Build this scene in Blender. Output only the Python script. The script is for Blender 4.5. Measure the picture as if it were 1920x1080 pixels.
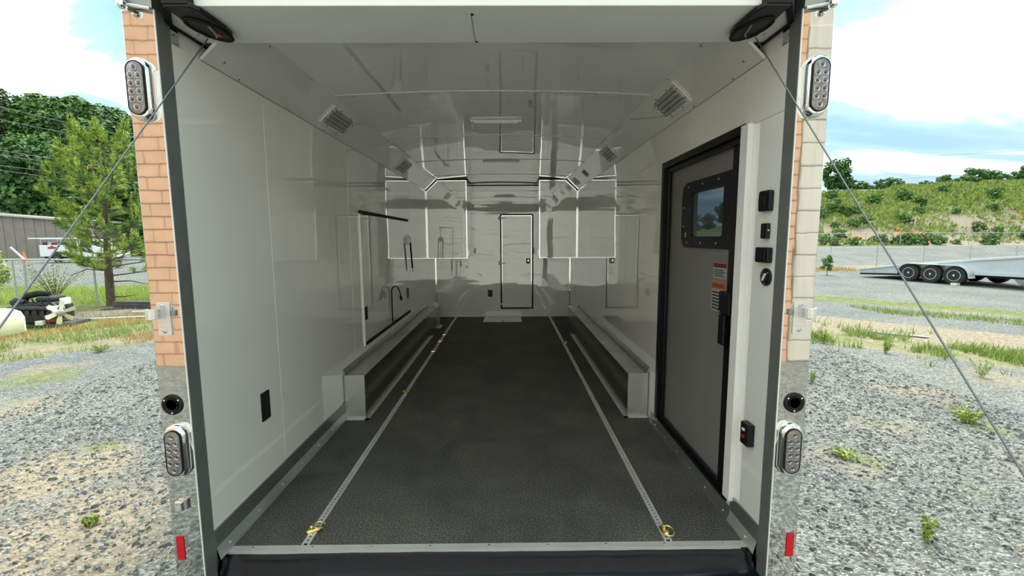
import bpy, bmesh, math, random
from mathutils import Matrix, Vector, noise as mnoise
from math import sin, cos, pi, radians

S = bpy.context.scene
for o in list(bpy.data.objects):
    bpy.data.objects.remove(o)
COL = S.collection

# ------------------------------------------------------------------ camera
cd = bpy.data.cameras.new('camera'); cam = bpy.data.objects.new('camera', cd); COL.objects.link(cam)
cd.sensor_width = 36.0; cd.lens = 822.0 / 1920 * 36; cd.clip_start = 0.05; cd.clip_end = 600
CR = Matrix(((1.0, 0.0061, -0.0078), (-0.0085, 0.1124, -0.9936), (-0.0052, 0.9936, 0.1125)))
cam.matrix_world = Matrix.Translation((0.1, -1.9, 1.431)) @ CR.to_4x4()
S.camera = cam

# ------------------------------------------------------------------ colour management
S.view_settings.view_transform = 'Standard'; S.view_settings.look = 'None'
S.view_settings.gamma = 1.0; S.view_settings.use_curve_mapping = False
S.view_settings.exposure = 1.0
S.cycles.max_bounces = 12; S.cycles.diffuse_bounces = 8; S.cycles.glossy_bounces = 6
S.cycles.transparent_max_bounces = 12

# ------------------------------------------------------------------ sky (bright broken cloud)
W = bpy.data.worlds.new('sky'); S.world = W; W.use_nodes = True
nt = W.node_tree; N = nt.nodes; L = nt.links; N.clear()
def wn(t, **k):
    n = N.new(t)
    for a, b in k.items(): setattr(n, a, b)
    return n
tc = wn('ShaderNodeTexCoord'); sx = wn('ShaderNodeSeparateXYZ'); L.new(tc.outputs['Generated'], sx.inputs[0])
mx = wn('ShaderNodeMath', operation='MAXIMUM'); L.new(sx.outputs[2], mx.inputs[0]); mx.inputs[1].default_value = 0.0
ad = wn('ShaderNodeMath', operation='ADD'); L.new(mx.outputs[0], ad.inputs[0]); ad.inputs[1].default_value = 0.16
dx = wn('ShaderNodeMath', operation='DIVIDE'); L.new(sx.outputs[0], dx.inputs[0]); L.new(ad.outputs[0], dx.inputs[1])
dy = wn('ShaderNodeMath', operation='DIVIDE'); L.new(sx.outputs[1], dy.inputs[0]); L.new(ad.outputs[0], dy.inputs[1])
cb = wn('ShaderNodeCombineXYZ'); L.new(dx.outputs[0], cb.inputs[0]); L.new(dy.outputs[0], cb.inputs[1])
mp = wn('ShaderNodeMapping'); L.new(cb.outputs[0], mp.inputs[0])
mp.inputs['Rotation'].default_value = (0, 0, radians(28)); mp.inputs['Scale'].default_value = (0.55, 1.25, 1); mp.inputs['Location'].default_value = (3.1, 1.7, 0)
nz = wn('ShaderNodeTexNoise'); L.new(mp.outputs[0], nz.inputs['Vector'])
nz.inputs['Scale'].default_value = 1.15; nz.inputs['Detail'].default_value = 6; nz.inputs['Roughness'].default_value = 0.52; nz.inputs['Distortion'].default_value = 0.5
cr = wn('ShaderNodeValToRGB'); L.new(nz.outputs[0], cr.inputs[0])
e = cr.color_ramp.elements
e[0].position = 0.38; e[0].color = (0.24, 0.44, 0.52, 1)
e[1].position = 0.62; e[1].color = (1.9, 1.95, 1.9, 1)
m = e.new(0.48); m.color = (0.38, 0.56, 0.60, 1)
# haze towards the horizon
hz = wn('ShaderNodeMapRange'); L.new(sx.outputs[2], hz.inputs[0]); hz.inputs[1].default_value = 0.0; hz.inputs[2].default_value = 0.28
mixh = wn('ShaderNodeMixRGB'); L.new(hz.outputs[0], mixh.inputs[0]); mixh.inputs[1].default_value = (0.28, 0.385, 0.51, 1); L.new(cr.outputs[0], mixh.inputs[2])
bg = wn('ShaderNodeBackground'); L.new(mixh.outputs[0], bg.inputs[0]); bg.inputs[1].default_value = 1.0
wo = wn('ShaderNodeOutputWorld'); L.new(bg.outputs[0], wo.inputs[0])

# ------------------------------------------------------------------ sun behind thin cloud
sl = bpy.data.lights.new('sun', 'SUN'); so = bpy.data.objects.new('sun', sl); COL.objects.link(so)
sl.energy = 2.9; sl.angle = radians(30); sl.color = (1.0, 0.96, 0.88)
so.rotation_euler = Vector((-0.25, -0.62, -1.0)).to_track_quat('-Z', 'Y').to_euler()

# ================================================================== materials
MATS = {}
def newmat(name):
    m = bpy.data.materials.new(name); m.use_nodes = True
    MATS[name] = m
    return m, m.node_tree.nodes, m.node_tree.links, m.node_tree.nodes['Principled BSDF']
def simple(name, col, rough=0.5, metal=0.0, spec=0.5, var=0.08, scale=20.0, bump=0.0, bscale=60.0, bdist=0.002, coords='Object', coat=0.0, island=0.0, aniso=None, emit=None):
    m, n, l, b = newmat(name)
    b.inputs['Roughness'].default_value = rough; b.inputs['Metallic'].default_value = metal
    b.inputs['Specular IOR Level'].default_value = spec
    if coat: b.inputs['Coat Weight'].default_value = coat; b.inputs['Coat Roughness'].default_value = 0.05
    t = n.new('ShaderNodeTexCoord'); z = n.new('ShaderNodeTexNoise'); l.new(t.outputs[coords], z.inputs['Vector'])
    z.inputs['Scale'].default_value = scale; z.inputs['Detail'].default_value = 5
    if aniso:
        mp = n.new('ShaderNodeMapping'); l.new(t.outputs[coords], mp.inputs[0]); mp.inputs['Scale'].default_value = aniso; l.new(mp.outputs[0], z.inputs['Vector'])
    r = n.new('ShaderNodeValToRGB'); l.new(z.outputs[0], r.inputs[0])
    c0 = tuple(max(0, c * (1 - var)) for c in col); c1 = tuple(min(1, c * (1 + var)) for c in col)
    r.color_ramp.elements[0].color = (*c0, 1); r.color_ramp.elements[1].color = (*c1, 1)
    r.color_ramp.elements[0].position = 0.3; r.color_ramp.elements[1].position = 0.7
    out = r.outputs[0]
    if island:
        g = n.new('ShaderNodeNewGeometry'); mr = n.new('ShaderNodeMapRange'); l.new(g.outputs['Random Per Island'], mr.inputs[0])
        mr.inputs[3].default_value = 1 - island; mr.inputs[4].default_value = 1 + island
        mm = n.new('ShaderNodeVectorMath'); mm.operation = 'SCALE'; l.new(out, mm.inputs[0]); l.new(mr.outputs[0], mm.inputs['Scale']); out = mm.outputs[0]
    l.new(out, b.inputs['Base Color'])
    if bump:
        z2 = n.new('ShaderNodeTexNoise'); l.new(t.outputs[coords], z2.inputs['Vector']); z2.inputs['Scale'].default_value = bscale; z2.inputs['Detail'].default_value = 4
        bp = n.new('ShaderNodeBump'); bp.inputs['Strength'].default_value = bump; bp.inputs['Distance'].default_value = bdist
        l.new(z2.outputs[0], bp.inputs['Height']); l.new(bp.outputs[0], b.inputs['Normal'])
    if emit: b.inputs['Emission Color'].default_value = (*emit[0], 1); b.inputs['Emission Strength'].default_value = emit[1]
    return m

def panel_mat(name, col, rough, scale, dist, stretch=(1, 1, 1), spec=0.9):
    """glossy gel-coated panel with slow waviness, so reflections wobble"""
    m, n, l, b = newmat(name)
    b.inputs['Base Color'].default_value = (*col, 1); b.inputs['Roughness'].default_value = rough
    b.inputs['Specular IOR Level'].default_value = spec
    g = n.new('ShaderNodeNewGeometry'); mp = n.new('ShaderNodeMapping'); l.new(g.outputs['Position'], mp.inputs[0]); mp.inputs['Scale'].default_value = stretch
    z = n.new('ShaderNodeTexNoise'); l.new(mp.outputs[0], z.inputs['Vector']); z.inputs['Scale'].default_value = scale; z.inputs['Detail'].default_value = 1.5
    b.inputs['Coat Weight'].default_value = 1.0; b.inputs['Coat IOR'].default_value = 1.9; b.inputs['Coat Roughness'].default_value = 0.012
    ml = z
    bp = n.new('ShaderNodeBump'); bp.inputs['Strength'].default_value = 1.0; bp.inputs['Distance'].default_value = dist
    l.new(ml.outputs[0], bp.inputs['Height']); l.new(bp.outputs[0], b.inputs['Normal']); l.new(bp.outputs[0], b.inputs['Coat Normal'])
    z2 = n.new('ShaderNodeTexNoise'); l.new(g.outputs['Position'], z2.inputs['Vector']); z2.inputs['Scale'].default_value = 3.0; z2.inputs['Detail'].default_value = 3
    r = n.new('ShaderNodeValToRGB'); l.new(z2.outputs[0], r.inputs[0])
    r.color_ramp.elements[0].color = (*[c * 0.97 for c in col], 1); r.color_ramp.elements[1].color = (*col, 1)
    l.new(r.outputs[0], b.inputs['Base Color'])
    return m

WALLC = (0.915, 0.915, 0.865)
wall_m = panel_mat('white_gel_panel', WALLC, 0.03, 1.3, 0.0028)
back_m = panel_mat('white_gel_panel_wavy', WALLC, 0.03, 1.6, 0.0030, (0.5, 1, 2.6))
ceil_m = panel_mat('white_ceiling_panel', (0.90, 0.905, 0.86), 0.03, 1.4, 0.0028)
head_m = simple('white_header_paint', (0.78, 0.79, 0.75), 0.45, var=0.02, scale=6)
alu_m = simple('brushed_aluminium', (0.72, 0.72, 0.69), 0.42, 0.55, var=0.08, scale=6, aniso=(1, 1, 12), bump=0.15, bscale=9, bdist=0.002)
trim_m = simple('mill_aluminium_trim', (0.36, 0.38, 0.36), 0.35, 0.85, var=0.15, scale=5)
galv_m = simple('mill_aluminium_sheet', (0.54, 0.55, 0.52), 0.34, 0.6, var=0.16, scale=3.5, bump=0.25, bscale=5, bdist=0.003)
sealg_m = simple('dark_grey_edge_channel', (0.16, 0.175, 0.165), 0.42, 0.25, var=0.12, scale=8)
chrome_m = simple('chrome', (0.88, 0.88, 0.87), 0.06, 1.0, var=0.02)
black_m = simple('black_plastic', (0.006, 0.006, 0.008), 0.35, spec=0.35, var=0.2)
blackm_m = simple('black_powder_coat', (0.005, 0.005, 0.007), 0.38, spec=0.3, var=0.2, bump=0.1, bscale=200, bdist=0.0005)
rubber_m = simple('black_rubber', (0.006, 0.006, 0.006), 0.6, spec=0.3, var=0.2)
vinyl_m = simple('black_vinyl_flap', (0.005, 0.007, 0.011), 0.20, spec=0.22, var=0.2, bump=0.4, bscale=3, bdist=0.02)
hole_m = simple('dark_recess', (0.006, 0.006, 0.006), 0.7, var=0.1)  # black paints in the shade of holes and slots; also colours screws, port cover
gold_m = simple('yellow_zinc', (0.78, 0.62, 0.26), 0.22, 1.0, var=0.15)
white_m = simple('white_plastic', (0.80, 0.80, 0.78), 0.35, var=0.03)
grey_m = simple('grey_screen_panel', (0.20, 0.20, 0.195), 0.45, var=0.05, scale=3, bump=0.2, bscale=2, bdist=0.004)
red_m = simple('red_reflector', (0.55, 0.004, 0.012), 0.2, var=0.1, scale=300)
redp_m = simple('red_plastic', (0.5, 0.02, 0.04), 0.3)
steel_m = simple('zinc_steel', (0.55, 0.56, 0.57), 0.3, 1.0, var=0.08)
cable_m = simple('steel_cable', (0.20, 0.21, 0.22), 0.45, 0.7, var=0.3, scale=300)
darkalu_m = simple('dark_header_metal', (0.30, 0.31, 0.29), 0.4, 0.8, var=0.12, scale=5)  # dark grey metal of beam, gussets, hook bumpers and jamb channel
lens_m = simple('clear_lamp_lens', (0.20, 0.19, 0.195), 0.12, 0.2, var=0.25, scale=60, coat=0.6)
led_m = simple('led_reflector_cup', (0.42, 0.41, 0.41), 0.14, 1.0, var=0.1, bump=0.4, bscale=120, bdist=0.002)
ledd_m = simple('led_chip', (0.06, 0.055, 0.055), 0.2)
bar_m = simple('lit_bar_diffuser', (0.8, 0.8, 0.78), 0.4, emit=((1.0, 1.0, 0.96), 0.02))
tube_m = simple('ribbed_light_cover', (0.42, 0.43, 0.43), 0.25, 0.1, var=0.1)
orange_m = simple('orange_label', (0.50, 0.12, 0.04), 0.5)
label_m = simple('white_label', (0.36, 0.36, 0.35), 0.5)
ink_m = simple('label_ink', (0.03, 0.03, 0.03), 0.6)
cream_m = simple('cream_poly', (0.78, 0.76, 0.55), 0.4, var=0.06, scale=4)

# rubber coin/pebble floor
def floor_material():
    m, n, l, b = newmat('black_speckled_rubber_floor')
    g = n.new('ShaderNodeNewGeometry')
    z = n.new('ShaderNodeTexNoise'); l.new(g.outputs['Position'], z.inputs['Vector']); z.inputs['Scale'].default_value = 130; z.inputs['Detail'].default_value = 4; z.inputs['Roughness'].default_value = 0.8
    r = n.new('ShaderNodeValToRGB'); l.new(z.outputs[0], r.inputs[0])
    r.color_ramp.elements[0].position = 0.42; r.color_ramp.elements[0].color = (0.018, 0.018, 0.018, 1)
    r.color_ramp.elements[1].position = 0.66; r.color_ramp.elements[1].color = (0.20, 0.195, 0.185, 1)
    z2 = n.new('ShaderNodeTexNoise'); l.new(g.outputs['Position'], z2.inputs['Vector']); z2.inputs['Scale'].default_value = 2.2; z2.inputs['Detail'].default_value = 5; z2.inputs['Distortion'].default_value = 0.8
    r2 = n.new('ShaderNodeValToRGB'); l.new(z2.outputs[0], r2.inputs[0])
    r2.color_ramp.elements[0].position = 0.35; r2.color_ramp.elements[0].color = (0.82, 0.81, 0.80, 1); r2.color_ramp.elements[1].position = 0.75; r2.color_ramp.elements[1].color = (1.45, 1.40, 1.28, 1)
    mm = n.new('ShaderNodeMixRGB'); mm.blend_type = 'MULTIPLY'; mm.inputs[0].default_value = 1; l.new(r.outputs[0], mm.inputs[1]); l.new(r2.outputs[0], mm.inputs[2])
    l.new(mm.outputs[0], b.inputs['Base Color']); b.inputs['Roughness'].default_value = 0.62; b.inputs['Specular IOR Level'].default_value = 0.35
    bp = n.new('ShaderNodeBump'); bp.inputs['Strength'].default_value = 0.2; bp.inputs['Distance'].default_value = 0.002; l.new(z.outputs[0], bp.inputs['Height']); l.new(bp.outputs[0], b.inputs['Normal'])
    return m
floor_m = floor_material()

# tinted window glass
def glass_material(name, tint, gloss=0.08):
    m, n, l, b = newmat(name); out = n['Material Output']; n.remove(b)
    tr = n.new('ShaderNodeBsdfTransparent'); tr.inputs[0].default_value = (*tint, 1)
    gl = n.new('ShaderNodeBsdfGlossy'); gl.inputs['Roughness'].default_value = 0.02; gl.inputs[0].default_value = (0.9, 0.95, 0.95, 1)
    lw = n.new('ShaderNodeLayerWeight'); lw.inputs[0].default_value = .5; pw = n.new('ShaderNodeMath'); pw.operation = 'POWER'; l.new(lw.outputs['Facing'], pw.inputs[0]); pw.inputs[1].default_value = 3.0
    fr = n.new('ShaderNodeMath'); fr.operation = 'MULTIPLY_ADD'; l.new(pw.outputs[0], fr.inputs[0]); fr.inputs[1].default_value = .35; fr.inputs[2].default_value = .03
    mi = n.new('ShaderNodeMixShader'); l.new(fr.outputs[0], mi.inputs[0]); l.new(tr.outputs[0], mi.inputs[1]); l.new(gl.outputs[0], mi.inputs[2]); l.new(mi.outputs[0], out.inputs[0])
    return m
glass_m = glass_material('tinted_glass', (0.30, 0.34, 0.35))

def foliage(name, c_dark, c_light, rough=0.6):
    m, n, l, b = newmat(name)
    g = n.new('ShaderNodeNewGeometry'); r = n.new('ShaderNodeValToRGB'); l.new(g.outputs['Random Per Island'], r.inputs[0])
    r.color_ramp.elements[0].color = (*c_dark, 1); r.color_ramp.elements[1].color = (*c_light, 1)
    l.new(r.outputs[0], b.inputs['Base Color']); b.inputs['Roughness'].default_value = rough; b.inputs['Specular IOR Level'].default_value = 0.25
    return m
leafA = foliage('deep_green_leaves', (0.018, 0.05, 0.016), (0.09, 0.19, 0.035))
leafB = foliage('mid_green_leaves', (0.03, 0.085, 0.018), (0.15, 0.28, 0.055))
leafC = foliage('olive_leaves', (0.03, 0.05, 0.02), (0.10, 0.15, 0.05))
needle_m = foliage('pine_needles', (0.16, 0.26, 0.03), (0.50, 0.60, 0.12))
needle2_m = foliage('dark_pine_needles', (0.05, 0.12, 0.02), (0.22, 0.34, 0.06))
brush_m = foliage('bank_brush_leaves', (0.12, 0.19, 0.035), (0.42, 0.47, 0.12))
grass_m = foliage('green_grass_blades', (0.12, 0.20, 0.04), (0.42, 0.50, 0.14))
straw_m = foliage('dry_straw_blades', (0.34, 0.20, 0.07), (0.66, 0.48, 0.22))
bark_m = simple('grey_brown_bark', (0.10, 0.075, 0.055), 0.9, var=0.4, scale=12, bump=0.8, bscale=30, bdist=0.02)
bgrey_m = simple('tan_metal_siding', (0.25, 0.205, 0.17), 0.6, var=0.1, scale=1)
roof_m = simple('pale_roof_metal', (0.45, 0.41, 0.37), 0.5)
truckw_m = simple('white_vehicle_paint', (0.80, 0.80, 0.78), 0.2, coat=0.5, var=0.02)
dglass_m = simple('dark_vehicle_glass', (0.02, 0.03, 0.035), 0.05)
tyre_m = simple('tyre_rubber', (0.018, 0.018, 0.018), 0.75)
cone_m = simple('orange_cone_plastic', (0.85, 0.18, 0.07), 0.5)
engb_m = simple('greasy_black_iron', (0.025, 0.027, 0.03), 0.45, 0.3, var=0.5, scale=10, bump=0.7, bscale=18, bdist=0.02)
engr_m = simple('rusty_iron', (0.18, 0.045, 0.03), 0.7, 0.2, var=0.4)
deckalu_m = simple('pale_trailer_aluminium', (0.60, 0.63, 0.64), 0.35, 0.6, var=0.06, scale=3)
lumber_m = simple('weathered_dark_lumber', (0.075, 0.07, 0.065), 0.85, var=0.4, scale=9, bump=0.5, bscale=20, bdist=0.01)
sheetp_m = simple('weathered_grey_panel', (0.16, 0.165, 0.15), 0.8, var=0.25, scale=4)
stone_m = foliage('crushed_stone', (0.10, 0.105, 0.105), (0.36, 0.37, 0.35), 0.8)
brown_m = simple('salmon_block', (0.62, 0.37, 0.23), 0.8, var=0.10, scale=3)
mortar_m = simple('block_mortar', (0.24, 0.13, 0.08), 0.9)
door_cream = simple('cream_overhead_door', (0.82, 0.80, 0.72), 0.5, var=0.03, scale=2)
wire_m = simple('fence_wire', (0.42, 0.44, 0.45), 0.5, 0.5)
water_m = simple('puddle_water', (0.35, 0.33, 0.28), 0.03, spec=1.0)
wirew_m = simple('overhead_wire', (0.30, 0.33, 0.33), 0.6)

def ground_material():
    m, n, l, b = newmat('gravel_yard')
    g = n.new('ShaderNodeNewGeometry'); P = g.outputs['Position']
    def noise(s, d=4, rgh=0.55):
        z = n.new('ShaderNodeTexNoise'); l.new(P, z.inputs['Vector']); z.inputs['Scale'].default_value = s; z.inputs['Detail'].default_value = d; z.inputs['Roughness'].default_value = rgh; return z.outputs[0]
    def ramp(src, *st):
        r = n.new('ShaderNodeValToRGB'); l.new(src, r.inputs[0]); el = r.color_ramp.elements
        el[0].position = st[0][0]; el[0].color = (*st[0][1], 1); el[1].position = st[-1][0]; el[1].color = (*st[-1][1], 1)
        for p, c in st[1:-1]: k = el.new(p); k.color = (*c, 1)
        return r.outputs[0]
    def mix(f, a, c, t='MIX'):
        x = n.new('ShaderNodeMixRGB'); x.blend_type = t
        if isinstance(f, float): x.inputs[0].default_value = f
        else: l.new(f, x.inputs[0])
        l.new(a, x.inputs[1]); l.new(c, x.inputs[2]); return x.outputs[0]
    v = n.new('ShaderNodeTexVoronoi'); mp = n.new('ShaderNodeMapping'); l.new(P, mp.inputs[0]); mp.inputs['Scale'].default_value = (1, 1.5, 1); mp.inputs['Rotation'].default_value = (0, 0, 0.5)
    l.new(mp.outputs[0], v.inputs['Vector']); v.inputs['Scale'].default_value = 44
    sep = n.new('ShaderNodeSeparateColor'); l.new(v.outputs['Color'], sep.inputs[0])
    stones = ramp(sep.outputs[0], (0.0, (0.105, 0.108, 0.103)), (0.35, (0.17, 0.178, 0.168)), (0.7, (0.215, 0.23, 0.222)), (1.0, (0.36, 0.37, 0.35)))
    fine = ramp(noise(90, 3, 0.8), (0.35, (0.55, 0.55, 0.55)), (0.65, (1.25, 1.25, 1.25)))
    gravel = mix(1.0, stones, fine, 'MULTIPLY')
    big = ramp(noise(0.55, 5), (0.35, (0.85, 0.88, 0.90)), (0.62, (1.15, 1.13, 1.05)))
    gravel = mix(1.0, gravel, big, 'MULTIPLY')
    def mask(attr, ns, lo, hi, k=0.9):
        a = n.new('ShaderNodeAttribute'); a.attribute_name = attr
        q = n.new('ShaderNodeMath'); q.operation = 'MULTIPLY_ADD'; l.new(noise(ns, 6, 0.65), q.inputs[0]); q.inputs[1].default_value = k; l.new(a.outputs['Fac'], q.inputs[2])
        mr = n.new('ShaderNodeMapRange'); l.new(q.outputs[0], mr.inputs[0]); mr.inputs[1].default_value = lo; mr.inputs[2].default_value = hi; return mr.outputs[0]
    dirt = ramp(noise(14, 6, 0.7), (0.35, (0.19, 0.155, 0.105)), (0.65, (0.42, 0.36, 0.26)))
    green = ramp(noise(9, 6, 0.75), (0.38, (0.09, 0.12, 0.035)), (0.62, (0.25, 0.28, 0.09)))
    clay = ramp(noise(3, 6, 0.7), (0.35, (0.36, 0.12, 0.05)), (0.65, (0.60, 0.28, 0.15)))
    c = mix(mask('dirt', 2.3, 0.78, 1.25), gravel, dirt)
    c = mix(mask('green', 2.1, 0.80, 1.10), c, green)
    c = mix(mask('clay', 0.35, 1.0, 1.25), c, clay)
    l.new(c, b.inputs['Base Color']); b.inputs['Roughness'].default_value = 0.9; b.inputs['Specular IOR Level'].default_value = 0.2
    bp = n.new('ShaderNodeBump'); bp.inputs['Strength'].default_value = 0.9; bp.inputs['Distance'].default_value = 0.02; l.new(v.outputs['Distance'], bp.inputs['Height']); bp.invert = True
    l.new(bp.outputs[0], b.inputs['Normal'])
    return m
ground_m = ground_material()

# ================================================================== mesh builder
class MB:
    def __init__(s, M=None):
        s.v = []; s.f = []; s.M = M or Matrix.Identity(4); s.smooth = False
    def add(s, vs, fs):
        k = len(s.v); s.v += [tuple(s.M @ Vector(p)) for p in vs]; s.f += [tuple(i + k for i in f) for f in fs]
        return s
    def box(s, a, b):
        x0, y0, z0 = [min(p, q) for p, q in zip(a, b)]; x1, y1, z1 = [max(p, q) for p, q in zip(a, b)]
        return s.add([(x0,y0,z0),(x1,y0,z0),(x1,y1,z0),(x0,y1,z0),(x0,y0,z1),(x1,y0,z1),(x1,y1,z1),(x0,y1,z1)],
                     [(0,3,2,1),(4,5,6,7),(0,1,5,4),(1,2,6,5),(2,3,7,6),(3,0,4,7)])
    def hull(s, lo, hi):
        """prism between two equal-length loops"""
        n = len(lo)
        return s.add(list(lo) + list(hi), [tuple(range(n - 1, -1, -1)), tuple(range(n, 2 * n))] + [(i, (i + 1) % n, n + (i + 1) % n, n + i) for i in range(n)])
    def prism(s, pts, h0, h1, ax='z'):
        if ax == 'z': f = lambda p, h: (p[0], p[1], h)
        elif ax == 'x': f = lambda p, h: (h, p[0], p[1])
        else: f = lambda p, h: (p[0], h, p[1])
        return s.hull([f(p, h0) for p in pts], [f(p, h1) for p in pts])
    def ring(s, outer, inner, h0, h1):
        """frame between two outlines (same count), extruded in z"""
        n = len(outer)
        vs = [(p[0], p[1], h0) for p in outer] + [(p[0], p[1], h0) for p in inner] + [(p[0], p[1], h1) for p in outer] + [(p[0], p[1], h1) for p in inner]
        fs = []
        for i in range(n):
            j = (i + 1) % n
            fs += [(i, n + i, n + j, j), (2*n + i, 2*n + j, 3*n + j, 3*n + i), (i, j, 2*n + j, 2*n + i), (n + j, n + i, 3*n + i, 3*n + j)]
        return s.add(vs, fs)
    def tube(s, pts, r, n=8, cap=True, closed=False):
        pts = [Vector(p) for p in pts]; rs = r if isinstance(r, (list, tuple)) else [r] * len(pts); vs = []; fs = []; m = len(pts)
        prev = None
        for i, p in enumerate(pts):
            if closed: t = pts[(i + 1) % m] - pts[i - 1]
            else: t = pts[min(i + 1, m - 1)] - pts[max(i - 1, 0)]
            t.normalize()
            if prev is None:
                a = Vector((0, 0, 1)) if abs(t.z) < 0.9 else Vector((1, 0, 0)); u = t.cross(a).normalized()
            else:
                u = (prev - t * prev.dot(t)).normalized()
            prev = u; w = t.cross(u)
            for k in range(n):
                q = 2 * pi * k / n; vs.append(tuple(p + (u * cos(q) + w * sin(q)) * rs[i]))
        for i in range(m if closed else m - 1):
            for k in range(n):
                a = i * n + k; b2 = i * n + (k + 1) % n; i2 = (i + 1) % m
                fs.append((a, b2, i2 * n + (k + 1) % n, i2 * n + k))
        if cap and not closed: fs += [tuple(range(n - 1, -1, -1)), tuple((m - 1) * n + k for k in range(n))]
        return s.add(vs, fs)
    def cyl(s, p0, p1, r, n=12, r1=None): return s.tube([p0, p1], [r, r if r1 is None else r1], n)
    def lathe(s, prof, n=24, c=(0, 0, 0)):
        """profile (r, z) about z"""
        vs = []; fs = []
        for (r, z) in prof:
            for k in range(n): q = 2 * pi * k / n; vs.append((c[0] + r * cos(q), c[1] + r * sin(q), c[2] + z))
        for i in range(len(prof) - 1):
            for k in range(n): fs.append((i*n + k, i*n + (k+1) % n, (i+1)*n + (k+1) % n, (i+1)*n + k))
        fs += [tuple(range(n - 1, -1, -1)), tuple((len(prof)-1)*n + k for k in range(n))]
        return s.add(vs, fs)
    def loft(s, loops, cap=True):
        n = len(loops[0]); vs = [p for lp in loops for p in lp]; fs = []
        for i in range(len(loops) - 1):
            for k in range(n): fs.append((i*n + k, i*n + (k+1) % n, (i+1)*n + (k+1) % n, (i+1)*n + k))
        if cap: fs += [tuple(range(n - 1, -1, -1)), tuple((len(loops)-1)*n + k for k in range(n))]
        return s.add(vs, fs)
    def build(s, name, mat, parent=None, smooth=False, bevel=0.0, kind=None, label=None, seg=2):
        me = bpy.data.meshes.new(name); me.from_pydata(s.v, [], s.f); me.materials.append(mat)
        bm = bmesh.new(); bm.from_mesh(me)
        if len(bm.faces) < 20000: bmesh.ops.recalc_face_normals(bm, faces=bm.faces[:])
        bm.to_mesh(me); bm.free()
        o = bpy.data.objects.new(name, me); COL.objects.link(o)
        if parent is not None: o.parent = parent
        if smooth:
            me.polygons.foreach_set('use_smooth', [True] * len(me.polygons))
            try: me.set_sharp_from_angle(angle=radians(40))
            except Exception: pass
        if bevel:
            b = o.modifiers.new('bevel', 'BEVEL'); b.width = bevel; b.segments = seg; b.limit_method = 'ANGLE'; b.angle_limit = radians(40)
        if kind: o['kind'] = kind
        if label: o['label'] = label
        return o

def empty(name, loc=(0, 0, 0), label=None, cat=None, group=None, kind=None, M=None):
    o = bpy.data.objects.new(name, None); COL.objects.link(o); o.empty_display_size = 0.05
    if M is not None: o.matrix_world = M
    else: o.location = loc
    if label: o['label'] = label
    if cat: o['category'] = cat
    if group: o['group'] = group
    if kind: o['kind'] = kind
    return o
def tag(o, label, cat=None, group=None, kind=None):
    o['label'] = label
    if cat: o['category'] = cat
    if group: o['group'] = group
    if kind: o['kind'] = kind
    return o
def copy_tree(o, parent=None):
    c = o.copy(); COL.objects.link(c)
    if parent is not None: c.parent = parent
    for ch in o.children: copy_tree(ch, c)
    return c
def rrect(w, h, r, n=5, cx=0, cy=0):
    out = []
    for (sx_, sy_, a0) in ((1, 1, 0), (-1, 1, 90), (-1, -1, 180), (1, -1, 270)):
        for k in range(n + 1):
            a = radians(a0 + 90 * k / n); out.append((cx + sx_ * (w / 2 - r) + r * cos(a), cy + sy_ * (h / 2 - r) + r * sin(a)))
    return out
def frame_mat(o, u, v):
    """matrix at o with local x=u, y=v, z=u x v"""
    u = Vector(u).normalized(); v = Vector(v).normalized(); w = u.cross(v)
    return Matrix(((u.x, v.x, w.x, o[0]), (u.y, v.y, w.y, o[1]), (u.z, v.z, w.z, o[2]), (0, 0, 0, 1)))
def local(pt): return pt

# ================================================================== GROUND
GZ = -0.5
def sm(a, b, x):
    t = max(0.0, min(1.0, (x - a) / (b - a))); return t * t * (3 - 2 * t)
def height(x, y):
    D = y + 1.9; h = GZ
    r = x / max(D, 4.0)
    k = sm(0.05, 0.22, r) if D > 5 else 0.0
    D2 = D + 0.25 * (x - 30) * 0.3
    h += k * 1.05 * sm(27.5, 40, D)
    top = 6.2 + 0.055 * (x - 38)
    h += k * (.30 + .70 * sm(.42, .68, r)) * max(4.5, min(9, top)) * sm(39.5, 55.5, D + 1.1 * mnoise.noise(Vector((x * 0.12, y * 0.12, 3))))
    kl = sm(-0.12, -0.35, r) if r > -0.35 else 1.0
    if D < 5: kl = 0
    h += kl * 15.0 * sm(60, 105, D)
    amp = 0.02 + 0.35 * sm(38, 50, D) * k
    h += amp * mnoise.noise(Vector((x * 0.5, y * 0.5, 0)))
    return h
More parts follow.
